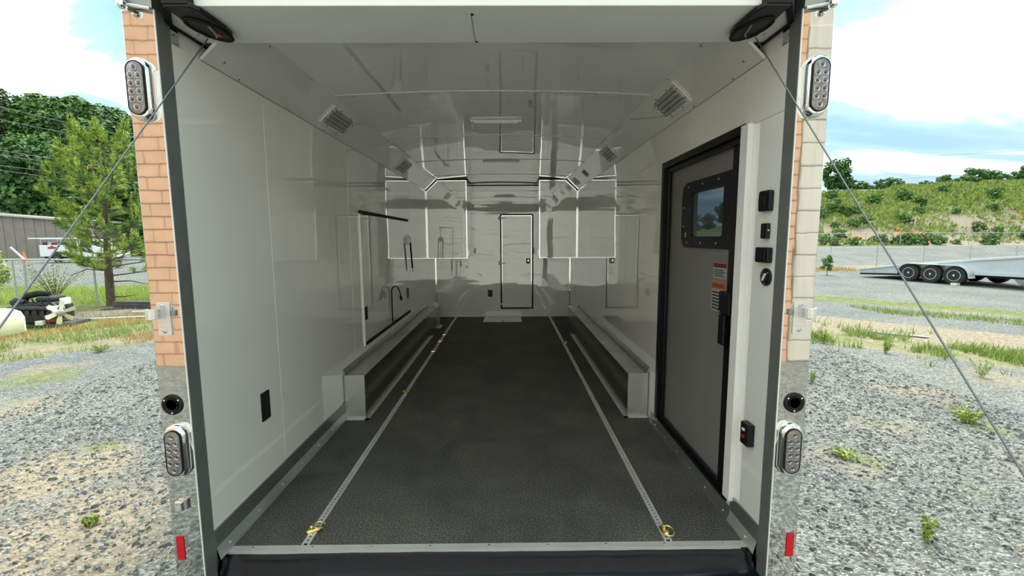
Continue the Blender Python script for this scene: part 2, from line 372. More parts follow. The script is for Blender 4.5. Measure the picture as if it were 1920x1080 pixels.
def build_ground():
    def axis(n, lo, hi, c):
        out = []
        k = 5.0
        for i in range(n + 1):
            t = -1 + 2 * i / n; v = math.sinh(k * t) / math.sinh(k); out.append(c + (v * (hi - c) if v > 0 else -v * (lo - c)))
        return out
    xs = axis(300, -150, 150, 0.0); ys = axis(300, -45, 190, 3.0)
    vs = []; dirt = []; green = []; clay = []
    patches_d = [(-3.7, 1.6, 1.0, .8), (-2.6, 0.6, .9, .75), (-5.6, 3.1, .8, .6), (-2.9, 1.0, 1.0, .75), (3.0, 1.7, .8, .45), (4.4, 1.6, .8, .4), (2.7, .7, .7, .35), (3.9, 2.4, .7, .5),
                 (-4.8, 5.3, 1.1, .6), (-6.8, 4.6, .9, .6), (5.2, 3.4, .9, .6), (6.8, 3.9, 1.0, .6), (-3.0, -.8, 1.2, .7), (3.6, .4, .7, .5)]
    patches_g = [(-6.5, 4.2, 1.0, .55), (-3.7, 2.1, .5, .4), (4.9, 2.3, .5, .55), (-3.0, 1.8, .8, .3), (3.2, 1.75, .5, .45), (3.6, 1.3, .6, .35), (-6.0, 6.6, 1.0, .4), (8.8, 4.6, 1.3, .6), (-4.4, 2.6, .6, .35)]
    clays = [(40.2, 41, 3.2, 1.0), (34.5, 41, 2.0, .9), (56, 45, 3, .9), (47, 37.5, 2, .8), (30, 38, 1.6, .8), (62, 43, 2.0, .7), (38, 37.2, 2.4, .75)]
    for y in ys:
        for x in xs:
            vs.append((x, y, height(x, y)))
            d = g = c = 0.0
            for (px, py, r, a) in patches_d: d = max(d, a * (1 - sm(0.2 * r, r, math.hypot(x - px, y - py))))
            for (px, py, r, a) in patches_g: g = max(g, a * (1 - sm(0.2 * r, r, math.hypot(x - px, y - py))))
            D = y + 1.9
            if x > 1:
                s_ = x + y
                d = max(d, .98 * (sm(11.3, 12.2, s_) - sm(16.0, 16.9, s_)), .65 * (sm(19.2, 19.8, s_) - sm(20.6, 21.2, s_)) * sm(9.5, 11.5, x))
                g = max(g, .50 * (sm(11.3, 12.0, s_) - sm(13.4, 14.4, s_)), .75 * (sm(20.6, 21.2, s_) - sm(22.4, 23.0, s_)) * (1 - sm(12.5, 14.5, x)))
                r = x / max(D, 4)
                if D > 22:
                    k = sm(0.05, 0.22, r)
                    d = max(d, k * .9 * sm(24.2, 24.8, D) * (1 - sm(28.5, 29.5, D)), k * .95 * sm(37, 39, D))
                    g = max(g, k * .45 * sm(24.4, 24.9, D) * (1 - sm(28, 29, D)), k * (.25 + .6 * sm(45, 54, D)) * sm(38, 41, D), k * .9 * sm(54, 56, D))
            if x < -1:
                s_ = -x + y
                far = sm(15.0, 15.8, y)
                d = max(d, .75 * sm(12.3, 13.6, s_) * (1 - far))
                g = max(g, (.45 + .25 * sm(15.5, 18, s_)) * sm(12.0, 13.2, s_) * (1 - far), 1.0 * sm(10.8, 11.6, y) * (1 - far) * sm(13, 14, s_))
                if D > 60 and x / D < -.1: g = max(g, sm(60, 66, D)); d = max(d, sm(60, 64, D))
            for (px, py, r, a) in clays: c = max(c, a * (1 - sm(0.3 * r, 1.2 * r, math.hypot(x - px, (y - py) * 1.2))))
            dirt.append(d); green.append(g); clay.append(c)
    nx = len(xs); fs = [(j*nx + i, j*nx + i + 1, (j+1)*nx + i + 1, (j+1)*nx + i) for j in range(len(ys) - 1) for i in range(nx - 1)]
    me = bpy.data.meshes.new('ground'); me.from_pydata(vs, [], fs); me.materials.append(ground_m)
    for nm, arr in (('dirt', dirt), ('green', green), ('clay', clay)):
        a = me.attributes.new(nm, 'FLOAT', 'POINT'); a.data.foreach_set('value', arr)
    me.polygons.foreach_set('use_smooth', [True] * len(me.polygons))
    o = bpy.data.objects.new('ground', me); COL.objects.link(o)
    tag(o, 'grey gravel yard with patches of tan dirt and a grassy bank', kind='structure')
build_ground()

# ================================================================== TRAILER SHELL (the room)
HW = 1.22; BACK = 6.08; ZC = 2.37; ZW = 2.20; XC = 1.04; OUT = 1.30
DY0, DY1, DZ0, DZ1 = 0.237, 1.290, 0.075, 1.93        # side door opening
TH = 0.008
skin_m = simple('white_exterior_skin', (0.78, 0.78, 0.76), 0.3, var=0.02, coat=0.3)

# left wall: outer body + interior panels
wl = MB().box((-OUT, -0.02, -0.25), (-HW - TH - .001, BACK + .08, 2.5)).build('wall_left', skin_m)
tag(wl, 'glossy white left wall of the trailer interior', kind='structure')
for a, b in ((-0.069, 0.566), (0.569, 1.790), (1.793, 4.02), (4.023, BACK)):
    MB().box((-HW - TH, a, 0.0), (-HW, b, ZW)).build('panel', wall_m, wl, bevel=.001)
# right wall: body around the door opening
wr = MB()
wr.box((HW + TH + .001, -0.02, -0.25), (OUT, DY0, 2.5)).box((HW + TH + .001, DY1, -0.25), (OUT, BACK + .08, 2.5)).box((HW + TH + .001, DY0, -0.25), (OUT, DY1, DZ0)).box((HW + TH + .001, DY0, DZ1), (OUT, DY1, 2.5))
wr = wr.build('wall_right', skin_m); tag(wr, 'glossy white right wall of the trailer interior', kind='structure')
MB().box((HW, -0.069, 0), (HW + TH, DY0, 1.94)).build('panel', wall_m, wr)
MB().box((HW, -0.069, 1.942), (HW + TH, 0.19, ZW)).build('panel', wall_m, wr)
MB().box((HW, 0.193, 1.942), (HW + TH, DY1, ZW)).build('panel', wall_m, wr)
MB().box((HW, DY1, 0), (HW + TH, 2.30, ZW)).build('panel', wall_m, wr)
MB().box((HW, 2.303, 0), (HW + TH, 4.20, ZW)).build('panel', wall_m, wr)
MB().box((HW, 4.203, 0), (HW + TH, BACK, ZW)).build('panel', wall_m, wr)
# back wall
wb = MB().box((-OUT, BACK + .009, -0.25), (OUT, BACK + .08, 2.5)).build('wall_back', skin_m); tag(wb, 'glossy white front bulkhead at the far end of the trailer', kind='structure')
MB().box((-HW, BACK, 0), (HW, BACK + .008, ZC + .03)).build('panel', back_m, wb)
MB().box((-.60, BACK - .014, 2.360), (.61, BACK, 2.382)).build('black_trim_strip', black_m, wb, label='black trim strip along the top of the far wall')
MB().box((-HW, BACK - .012, 0), (HW, BACK, .018)).build('base_bead', alu_m, wb)
for s_ in (-1, 1): MB().box((s_ * HW, BACK - .012, 0.018), (s_ * (HW - .012), BACK, 1.11)).build('corner_bead', chrome_m, wb)
# ceiling: four arched sheets, bright seam strips, screws
ce = MB().box((-OUT, -.02, 2.5), (OUT, BACK + .08, 2.56)).build('ceiling', skin_m); tag(ce, 'glossy white arched ceiling of the trailer', kind='structure')
def arch(x): return ZC + .03 * (1 - (x / XC) ** 2)
def sheet(y0, y1, th=.006, x0=-XC, x1=XC, dz=0.0):
    b = MB(); n = 20; lo = [(x0 + (x1 - x0) * i / n) for i in range(n + 1)]
    vs = []
    for y in (y0, y1):
        for z in (0, th):
            vs += [(x, y, arch(x) + z + dz) for x in lo]
    k = n + 1; fs = []
    for i in range(n):
        fs += [(i, i+1, 2*k+i+1, 2*k+i), (k+i, 3*k+i, 3*k+i+1, k+i+1), (i, k+i, k+i+1, i+1), (2*k+i, 2*k+i+1, 3*k+i+1, 3*k+i)]
    fs += [(0, 2*k, 3*k, k), (n, k+n, 3*k+n, 2*k+n)]
    return b.add(vs, fs)
seams = [-0.02, 1.125, 2.385, 3.63, 4.88, BACK]
for a, b in zip(seams, seams[1:]):
    o = sheet(a + .001, b - .001).build('panel', ceil_m, ce, smooth=True)
for y in seams[1:-1]:
    sheet(y - .009, y + .009, .003, dz=-.0035).build('seam_strip', white_m, ce)
    for k in range(9):
        x = -.92 + k * .23; MB().cyl((x, y + .02, arch(x) + .001), (x, y + .02, arch(x) - .004), .005, 8).build('screw', steel_m, ce)
# sloped cove panels between wall and ceiling
for s_, nm, lb in ((-1, 'trim_1', 'sloped white cove panel along the left wall'), (1, 'trim_2', 'sloped white cove panel along the right wall')):
    c = MB().hull([(s_*HW, .10, ZW), (s_*XC, .10, ZC), (s_*(XC+.01), .10, ZC+.014), (s_*(HW+.005), .10, ZW+.012)], [(s_*HW, BACK, ZW), (s_*XC, BACK, ZC), (s_*(XC+.01), BACK, ZC+.014), (s_*(HW+.005), BACK, ZW+.012)]).build(nm, ceil_m)
    tag(c, lb, kind='structure')
    n_ = Vector((-s_ * .17, 0, -.18)).normalized()
    for (yy, t) in [(yy, t) for t in (0.05, .95) for yy in (.35, .8, 1.35, 1.9, 2.45, 3.1, 3.7, 4.3)]:
        p = Vector((s_*HW, yy, ZW)).lerp(Vector((s_*XC, yy, ZC)), t); MB().cyl(p, p + n_ * .004, .005, 8).build('screw', steel_m, c)
    for t in (0, 1):
        p = Vector((s_*HW, 0, ZW)).lerp(Vector((s_*XC, 0, ZC)), t); n2 = n_ * .003
        MB().box((p.x - .0015, .10, p.z - .0015), (p.x + .0015 , BACK, p.z + .0015)).build('joint_bead', sealg_m if t == 0 else white_m, c)
# floor
fl = MB().box((-1.205, 0.02, -0.03), (1.205, BACK, 0.0)).build('floor', floor_m); tag(fl, 'black speckled rubber trailer floor', kind='structure')
MB().box((-OUT, 0.03, -.25), (OUT, BACK, -.032)).build('floor_frame', rubber_m, fl)

# kick trims along the bottom of both walls
for s_, ys_, nm, lb in ((-1, ((-.069, BACK),), 'baseboard_left', 'aluminium kick trim along the bottom of the left wall'), (1, ((-.069, .17),), 'baseboard_right', 'short aluminium kick trim between side door and rear post')):
    y0, y1 = ys_[0]
    prof = [(s_*1.2, 0.0005), (s_*1.202, .012), (s_*1.214, .058), (s_*1.214, .062), (s_*1.211, .068), (s_*1.213, .138), (s_*HW, .142), (s_*HW, .0005)]
    t = MB().hull([(p[0], y0, p[1]) for p in prof], [(p[0], y1, p[1]) for p in prof]).build(nm, trim_m); tag(t, lb, kind='structure')
    MB().hull([(s_*1.1995, y0, .001), (s_*1.2010, y0, .012), (s_*1.2130, y0, .060), (s_*1.2145, y0, .060), (s_*1.2145, y0, .001)], [(s_*1.1995, y1, .001), (s_*1.2010, y1, .012), (s_*1.2130, y1, .060), (s_*1.2145, y1, .060), (s_*1.2145, y1, .001)]).build('lower_flange', galv_m, t, label='lighter lower flange')
    for k in range(6):
        yy = y0 + .08 + k * .24
        if yy < y1: MB().cyl((s_*1.207, yy, .03), (s_*1.201, yy, .032), .005, 8).build('rivet', alu_m, t)
# beads in the corner between box and wall at right, beyond the door
# rear threshold
th = MB().box((-1.205, -.012, -.022), (1.205, 0.022, .002)).box((-1.205, -.016, -.03), (1.205, -.010, .004)).build('threshold', alu_m); tag(th, 'bright aluminium threshold strip across the rear edge of the floor', kind='structure')
for k in range(9): MB().cyl((-1.1 + k*.275, .006, .001), (-1.1 + k*.275, .006, .005), .005, 8).build('screw', steel_m, th)

# corner posts
for s_, nm, lb in ((-1, 'left_corner_post', 'polished aluminium rear corner post on the left reflecting salmon blocks'), (1, 'right_corner_post', 'polished aluminium rear corner post on the right with pale reflections')):
    p = MB().box((s_*1.222, -.14, -.42), (s_*1.345, -.02, 2.29)).build(nm, MATS['brushed_aluminium'], None, bevel=.003)
    tag(p, lb, kind='structure')
    MB().box((s_*1.2225, -.136, -.42), (s_*1.2195, -.069, 2.29)).build('edge_channel', sealg_m, p, label='dark grey inner edge channel')
    MB().box((s_*1.2205, -.142, -.42), (s_*1.225, -.138, 2.29)).build('edge_bead', white_m, p)

polish, n, l, b = newmat('polished_post_metal')
b.inputs['Metallic'].default_value = 1; b.inputs['Roughness'].default_value = 0.03; b.inputs['Base Color'].default_value = (0.66, 0.665, 0.65, 1)
g_ = n.new('ShaderNodeNewGeometry'); mp_ = n.new('ShaderNodeMapping'); l.new(g_.outputs['Position'], mp_.inputs[0]); mp_.inputs['Scale'].default_value = (5, 1, 1.6)
z_ = n.new('ShaderNodeTexNoise'); l.new(mp_.outputs[0], z_.inputs[0]); z_.inputs['Scale'].default_value = 3; z_.inputs['Detail'].default_value = 2
bp_ = n.new('ShaderNodeBump'); bp_.inputs['Distance'].default_value = .00014; bp_.inputs['Strength'].default_value = 1; l.new(z_.outputs[0], bp_.inputs['Height']); l.new(bp_.outputs[0], b.inputs['Normal'])
for nm in ('left_corner_post', 'right_corner_post'): bpy.data.objects[nm].data.materials[0] = polish

# header box over the opening, frame beam, corner gussets
hd = MB().prism([(-1.117, -.20), (1.117, -.20), (1.218, -.06), (1.22, .105), (-1.22, .105), (-1.218, -.06)], 2.272, 2.52).build('header', head_m, None, bevel=.003); tag(hd, 'white box header over the rear opening', kind='structure')
MB().box((-.0365, -.15, 2.2705), (-.0345, .10, 2.2725)).build('joint', sealg_m, hd)
for yy in (-.14, .09): MB().cyl((-.03, yy, 2.2725), (-.03, yy, 2.268), .005, 8).build('screw', black_m, hd)
for s_ in (-1, 1):
    MB().tube([(s_*1.214, -.08, 2.266), (s_*1.214, .13, 2.266), (s_*1.208, .14, 2.255)], .006, 8).build('rubber_seal', rubber_m, hd, label='black rubber seal strip')
    MB().cyl((s_*1.17, .02, 2.2725), (s_*1.17, .02, 2.268), .005, 8).build('screw', steel_m, hd)
    MB().cyl((s_*1.19, .20, 2.235), (s_*1.18, .20, 2.229), .006, 8).build('screw', steel_m, hd)
MB().box((-1.34, -.13, 2.52), (1.34, .0, 2.66)).build('upper_beam', darkalu_m, hd)
MB().box((-1.33, -.02, 2.2905), (-1.215, .0, 2.52)).box((1.215, -.02, 2.2905), (1.33, .0, 2.52)).build('beam_return', darkalu_m, hd)
for s_, lb, nm in ((-1, 'dark metal gusset with chrome swivel above the left corner post', 'corner_gusset'), (1, 'dark metal gusset with chrome swivel above the right corner post', 'corner_gusset')):
    g = empty(nm, (s_*1.28, -.15, 2.29), lb, 'bracket')
    M0 = Matrix.Translation((-s_*1.28, .15, -2.29))
    MB(M0).box((s_*1.222, -.150, 2.2905), (s_*1.322, -.045, 2.52)).build('plate', darkalu_m, g, bevel=.002)
    MB(M0).tube([(s_*1.30, -.158, 2.298), (s_*1.222, -.158, 2.284)], .006, 8).build('lower_bead', alu_m, g)
    MB(M0).tube([(s_*1.315, -.155, 2.303), (s_*1.42, -.155, 2.42), (s_*1.55, -.155, 2.56)], .018, 10).build('brace_tube', alu_m, g, smooth=True)
    sw = MB(M0).lathe([(0.002, 0), (.014, .003), (.017, .012), (.014, .024), (.006, .03)], 14, (0, 0, 0))
    sw.v = [tuple(Vector((s_*1.312, -.160, 2.292)) + Vector((v[0] + s_*1.28, -(v[2] + 2.29) * 1.0, v[1] - .15)) - Vector((s_*1.28, -.15, 2.29)) + Vector((0, 0, 0))) for v in sw.v]
    sw.build('chrome_swivel', chrome_m, g, smooth=True)
    MB(M0).tube([(s_*1.318 + .007*cos(k*1.3), -.165 + .007*sin(k*1.3), 2.31 + k*.0045) for k in range(32)], .0028, 6).build('coil_spring', chrome_m, g, smooth=True)
# dark wing of the rear canopy seen past the right post
MB().prism([(1.352, 2.12), (1.40, 2.24), (1.40, 2.6), (1.352, 2.6)], -.02, .06, 'y').build('side_wing', black_m, hd, label='black side wing of the rear canopy')

# black cable guides under the header
def cable_guide(s_):
    lbl = 'black oval cable guide under the header at its %s end' % ('left' if s_ < 0 else 'right')
    e = empty('cable_guide', (s_*1.08, -.1, 2.27), lbl, 'cable guide', group=None)
    T = Matrix.Translation((-s_*1.08, .1, -2.27))
    out = [(1.118, -.236), (1.03, -.236), (1.012, -.20), (1.008, -.13), (1.006, -.06), (1.012, -.010), (1.030, .018), (1.058, .036), (1.088, .038), (1.112, .026), (1.128, .0), (1.128, -.06), (1.124, -.13), (1.12, -.18)]
    cx_, cy_ = 1.075, -.07
    T2 = T
    b = MB(T2); lo = [(s_*x, y, 2.252) for x, y in out]; hi = [(s_*x, y, 2.2715) for x, y in out]
    b.hull(lo, hi).build('body', black_m, e, smooth=False, bevel=.004)
    b = MB(T2); b.prism([(s_*1.03, -.240), (s_*1.120, -.240), (s_*1.215, -.10), (s_*1.215, -.06), (s_*1.12, -.202), (s_*1.03, -.202)], 2.262, 2.56).build('front_cover', rubber_m, e)
    # raised rim round the oval mouth and recessed mouth
    rim = []; nn = 24
    for k in range(nn):
        a = 2 * pi * k / nn; rim.append((s_*(1.070 + .050*cos(a) + (-.018) * sin(a)), -.062 + .095 * sin(a), 2.250))
    MB(T2).tube(rim, .006, 8, closed=True).build('rim', rubber_m, e, smooth=True)
    MB(T2).add([(p[0], p[1], 2.2515) for p in rim], [tuple(range(nn))]).build('mouth', MATS['label_ink'], e)
    MB(T2).tube([(s_*1.05, -.10, 2.249), (s_*1.062, -.03, 2.247), (s_*1.085, .0, 2.249)], .004, 6).build('cable_pulley_guard', steel_m, e, smooth=True)
    if s_ < 0: MB(T2).box((-1.075, -.035, 2.2465), (-1.05, -.01, 2.251)).build('red_tab', redp_m, e)
cable_guide(-1); cable_guide(1)

# ramp cables and the lowered ramp door
for s_, x1 in ((-1, -1.266), (1, 1.25)):
    c = MB().tube([(s_*1.141, .035, 2.262), (x1, -2.05, -.37)], .0025, 8).build('ramp_cable', cable_m, None, smooth=True)
    tag(c, 'thin steel cable slanting down from the %s cable guide to the ramp' % ('left' if s_ < 0 else 'right'), 'cable')
e = empty('ramp_door', (0, -.3, -.2), 'lowered rear ramp door lying on the gravel before the opening', 'ramp')
T = Matrix.Translation((0, .3, .2))
MB(T).prism([(-.30, -.17), (-2.35, -.45), (-2.35, -.497), (-.30, -.25)], -1.25, 1.25, 'x').build('ramp_panel', rubber_m, e)
MB(T).prism([(-2.35, -.45), (-2.6, -.49), (-2.6, -.498), (-2.35, -.497)], -1.25, 1.25, 'x').build('ramp_lip', alu_m, e)
for s_ in (-1, 1): MB(T).box((s_*1.235, -2.10, -.43), (s_*1.275, -2.0, -.36)).build('cable_anchor', steel_m, e)
# vinyl flap bridging floor and ramp
b = MB(); prof = [(-.014, -.006), (-.022, -.035), (-.034, -.075), (-.058, -.105), (-.10, -.118), (-.16, -.118), (-.24, -.145), (-.32, -.165)]
nxs = 60; vs = []
for j, (y, z) in enumerate(prof):
    for i in range(nxs + 1):
        x = -1.213 + 2.426 * i / nxs
        w = .012 * mnoise.noise(Vector((x * 2.2, y * 9, 1))) + .006 * mnoise.noise(Vector((x * 9, y * 14, 4)))
        k = 1 if 0 < j < len(prof) - 1 else 0
        ed = max(0, abs(x) - 1.17) / .045
        vs.append((x, y - .012 * ed * k, z + w * k + .035 * ed * k + .002))
k = nxs + 1
b.add(vs, [(j*k+i, j*k+i+1, (j+1)*k+i+1, (j+1)*k+i) for j in range(len(prof) - 1) for i in range(nxs)])
f = b.build('ramp_flap', vinyl_m, None, smooth=True); so_ = f.modifiers.new('s', 'SOLIDIFY'); so_.thickness = .004
tag(f, 'shiny black vinyl flap below the threshold, bridging floor and ramp', 'flap')

# ================================================================== POST FITTINGS
def tail_light(cx, cz, lbl, side):
    """oval lamp with chrome bezel, side -1: parallax side"""
    e = empty('tail_light', (cx, -.14, cz), lbl, 'light', 'oval lamps on the corner posts')
    M = frame_mat((0, 0, 0), (1, 0, 0), (0, 0, 1))     # local z -> -y
    oc = lambda w, h, n=8: rrect(w, h, w / 2 - .0005, n)
    lv = [(.094, .232, 0.0), (.094, .232, .012), (.086, .222, .026), (.074, .206, .032), (.066, .194, .032), (.063, .190, .024)]
    MB(M).loft([[(p[0], p[1], z + .0005) for p in oc(w, h)] for w, h, z in lv]).build('bezel', chrome_m, e, smooth=True)
    MB(M).loft([[(p[0], p[1], z) for p in oc(w, h)] for w, h, z in ((.064, .192, .024), (.064, .192, .034), (.060, .188, .038), (.05, .178, .040))]).build('lens', lens_m, e, smooth=True)
    MB(M).ring([(p[0], p[1]) for p in oc(.067, .195)], [(p[0], p[1]) for p in oc(.060, .188)], .030, .039).build('gasket', rubber_m, e)
    pos = [(0, .072)] + [(sx_ * .0145, z) for z in (.043, .0145, -.0145, -.043) for sx_ in (-1, 1)] + [(0, -.072)]
    for (u, v) in pos:
        c = MB(M).lathe([(.0125, 0), (.0125, .003), (.010, .0035), (.0055, -.0005)], 14, (u, v, .0385)).build('led_cup', led_m, e, smooth=True)
        MB(M).lathe([(.005, 0), (.0045, .003), (.002, .0042)], 10, (u, v, .0385)).build('led_chip', ledd_m, c, smooth=True)
    MB(M).box((-.012 * 1, .098, .020), (.014, .106, .030)).build('bezel_slot', hole_m, e)
    return e
tail_light(-1.288, 1.998, 'oval clear lamp with chrome bezel high on the left corner post', -1)
tail_light(-1.279, .560, 'oval clear lamp with chrome bezel low on the left corner post', -1)
tail_light(1.284, 2.003, 'oval clear lamp with chrome bezel high on the right corner post', 1)
tail_light(1.277, .545, 'oval clear lamp with chrome bezel low on the right corner post', 1)

def hook(cx, cz, s_, lbl):
    e = empty('ramp_hook', (cx, -.14, cz), lbl, 'hook', 'aluminium ramp door hooks on the posts')
    M = frame_mat((0, 0, 0), (1, 0, 0), (0, 0, 1))
    MB(M).prism(rrect(.052, .135, .006), .0005, .007).build('mounting_plate', alu_m, e, bevel=.001)
    # curled arm: profile in (x outward, depth)
    arc = [(-.004, .007), (-.004, .03)] + [(.016 - .022*cos(a) , .034 + .024*sin(a)) for a in [k*pi/8 for k in range(0, 9)]] 
    arc = [(s_ * (x + 0.0), d) for x, d in arc]
    b = MB(M); h0, h1 = .006, .046
    pts_o = arc; pts_i = [(x * 1.0 - s_*.0, d + .0) for x, d in arc]
    # thick ribbon
    vs = []; fs = []
    for (x, d) in arc:
        pass
    n_ = len(arc)
    import itertools
    def off(i, t):
        p = Vector(arc[i]); a = Vector(arc[max(0, i-1)]); c = Vector(arc[min(n_-1, i+1)]); tt = (c - a).normalized(); nn = Vector((-tt.y, tt.x)); return p + nn * t
    for i in range(n_):
        for (t, h) in ((-.004, h0), (.004, h0), (.004, h1), (-.004, h1)):
            q = off(i, t); vs.append((q.x, h, q.y))
    for i in range(n_ - 1):
        for k in range(4): fs.append((i*4+k, i*4+(k+1) % 4, (i+1)*4+(k+1) % 4, (i+1)*4+k))
    fs += [(3, 2, 1, 0), tuple((n_-1)*4 + k for k in range(4))]
    b.add(vs, fs).build('hook_arm', alu_m, e, smooth=False, bevel=.001)
    for z in (-.05, .052):
        MB(M).lathe([(.008, 0), (.0085, .003), (.005, .005), (.0025, .002)], 14, (0, z, .007)).build('bolt', steel_m, e, smooth=True)
    for _ in (0,):
        MB(M).box((-s_*.030, .012, .0005), (-s_*.048, .036, .010)).build('bumper', darkalu_m, e, bevel=.002)
hook(-1.290, 1.115, -1, 'aluminium hook bracket on the left post above the round black socket')
hook(1.288, 1.103, 1, 'aluminium hook bracket on the right post above the round black socket')

def socket(cx, cz, lbl):
    e = empty('round_socket', (cx, -.14, cz), lbl, 'socket', 'round black sockets on the posts')
    M = frame_mat((0, 0, 0), (1, 0, 0), (0, 0, 1))
    MB(M).lathe([(.0435, 0.0005), (.0435, .004), (.040, .006), (.028, .006), (.026, .002), (.0, .0015)], 28).build('flange', blackm_m, e, smooth=True)
    MB(M).lathe([(.0265, .0062), (.028, .010), (.025, .010), (.022, .0062)], 24).build('inner_ring', rubber_m, e, smooth=True)
    MB(M).lathe([(.022, .0035), (.020, .0045), (.0, .0050)], 24).build('eye', MATS['dark_vehicle_glass'], e, smooth=True)
    for a in (35, 145, 270): MB(M).lathe([(.0042, 0), (.0038, .002), (.001, .003)], 10, (.0345*cos(radians(a)), .0345*sin(radians(a)), .0055)).build('screw', chrome_m, e, smooth=True)
socket(-1.293, .755, 'round black recessed socket with three screws on the left post')
socket(1.292, .742, 'round black recessed socket with three screws on the right post')

e = empty('latch_striker', (-1.288, -.14, .315), 'small chrome striker low on the left post under the lower lamp', 'striker')
M = frame_mat((0, 0, 0), (1, 0, 0), (0, 0, 1))
MB(M).box((-.024, -.022, .0005), (.010, .022, .02)).build('block', chrome_m, e, bevel=.005)
MB(M).box((.006, -.018, .0005), (.024, .030, .012)).build('tongue', steel_m, e, bevel=.003)
for cx, cz, s_ in ((-1.316, .115, 'left'), (1.316, .101, 'right')):
    r_ = MB().box((cx - .0165, -.1432, cz - .054), (cx + .0165, -.1405, cz + .054)).build('reflector', red_m, None, bevel=.001)
    tag(r_, 'red rectangular reflector at the foot of the %s post' % s_, 'reflector', 'red reflectors on the posts')

# ================================================================== FLOOR TRACKS AND RINGS
for cx, s_ in ((-.864, 'left'), (.850, 'right')):
    e = empty('tie_down_track', (cx, .03, 0), 'perforated aluminium tie-down track in the %s half of the floor' % s_, 'track')
    T = Matrix.Translation((-cx, -.03, 0))
    y0, y1 = .024, BACK - .03
    MB(T).box((cx - .0185, y0, .0004), (cx - .0095, y1, .006)).box((cx + .0095, y0, .0004), (cx + .0185, y1, .006)).build('side_rails', alu_m, e, bevel=.001)
    MB(T).box((cx - .0095, y0, .0002), (cx + .0095, y1, .0012)).build('slot', hole_m, e)
    b = MB(T); k = 0; y = y0 + .01
    while y < y1 - .02:
        b.box((cx - .0095, y, .0012), (cx + .0095, y + .012, .0056)).box((cx-.0095, y+.012, .0012), (cx-.0055, y+.0254, .0056)).box((cx+.0055, y+.012, .0012), (cx+.0095, y+.0254, .0056)); y += .0254
    r_ = b.build('slot_ribs', alu_m, e); r_['kind'] = 'stuff'
def ring(x, y, ang, lbl, sc=1.0):
    e = empty('tie_down_ring', (x, y, .006), lbl, 'ring', 'gold tie-down rings in the floor tracks'); e.rotation_euler = (0, 0, radians(ang)); e.scale = (sc,) * 3
    MB().loft([[(p[0], p[1], z) for p in rrect(w, h, w*.45, 5)] for w, h, z in ((.026, .062, 0), (.026, .062, .008), (.018, .05, .014))]).build('base', gold_m, e, smooth=True)
    MB().lathe([(.010, .012), (.010, .026), (.006, .030)], 14, (0, .006, 0)).build('post', gold_m, e, smooth=True)
    MB().cyl((-.014, .006, .020), (.014, .006, .020), .004, 8).build('pin', gold_m, e)
    R_ = .026; pts = [(R_*cos(a) + .004, .006 - R_ + R_*sin(a) - .004, .012 + .012*(1+sin(a))*.5 + .002) for a in [2*pi*k/28 for k in range(28)]]
    MB().tube(pts, .0035, 8, closed=True).build('pull_ring', gold_m, e, smooth=True)
ring(-.866, .115, 120, 'gold ring fitting at the near end of the left floor track', 1.1)
ring(-.864, 2.03, 200, 'gold ring fitting by the front corner of the left wheel box, second along its track')
ring(-.862, 3.55, 100, 'gold ring fitting third along the left floor track')
ring(-.862, 4.10, 100, 'gold ring fitting fourth along the left floor track')
ring(-.862, 4.52, 100, 'gold ring fitting farthest along the left floor track')
ring(.850, 3.93, 60, 'gold ring fitting at the far end of the right floor track')
ring(.852, .085, 10, 'gold ring fitting at the near end of the right floor track', 1.1)

# ================================================================== WHEEL BOXES
plate_m = simple('polished_aluminium_plate', (0.42, 0.435, 0.42), 0.20, 1.0, var=0.12, scale=3, bump=0.1, bscale=4, bdist=0.002)
galv_m.node_tree.nodes['Principled BSDF'].inputs['Metallic'].default_value = .6
def wheel_box(s_, y1, lbl):
    e = empty('wheel_box', (s_*1.13, 1.49, 0), lbl, 'wheel box')
    T = Matrix.Translation((-s_*1.13, -1.49, 0))
    MB(T).box((s_*1.052, 1.49, .001), (s_*1.212, y1, .355)).build('cover', galv_m, e, bevel=.003)
    MB(T).box((s_*1.0515, 1.494, .004), (s_*1.0495, y1 - .004, .351)).build('side_plate', plate_m, e, label='polished inner side plate')
    MB(T).box((s_*1.020, 1.455, .0005), (s_*1.052, y1 - .5, .004)).box((s_*1.020, 1.455, .0005), (s_*1.212, 1.489, .004)).build('floor_flange', alu_m, e)
    MB(T).prism([(1.218, .357), (1.200, .357), (1.206, .380), (1.218, .405)] if s_ > 0 else [(-1.218, .357), (-1.200, .357), (-1.206, .380), (-1.218, .405)], 1.49, y1, 'y').build('wall_lip', trim_m, e)
    MB(T).box((s_*1.050, 3.55, .005), (s_*1.0525, 3.553, .35)).build('seam', alu_m, e)
    for k in range(8): MB(T).cyl((s_*1.034, 1.50 + k*.45, .004), (s_*1.034, 1.50 + k*.45, .007), .006, 8).build('rivet', steel_m, e)
wheel_box(-1, 5.0, 'long mill aluminium wheel box along the left wall')
wheel_box(1, 5.05, 'long mill aluminium wheel box along the right wall')
# upright capped duct at the end of the left wheel box
e = empty('corner_duct', (-1.13, 5.2, 0), 'short aluminium duct cover with a slanted corner beyond the left wheel box', 'duct')
MB().prism([(-.085, 0.002), (.078, 0.002), (.078, .33), (.035, .375), (-.085, .375)], -.18, .18, 'y').build('cover', galv_m, e)
MB().prism([(.0785, .332), (.0355, .3765), (.033, .3755), (.0765, .329)], -.18, .18, 'y').build('slanted_cap', white_m, e)
MB().box((.079, -.16, .0005), (.13, .12, .004)).build('floor_flange', alu_m, e)

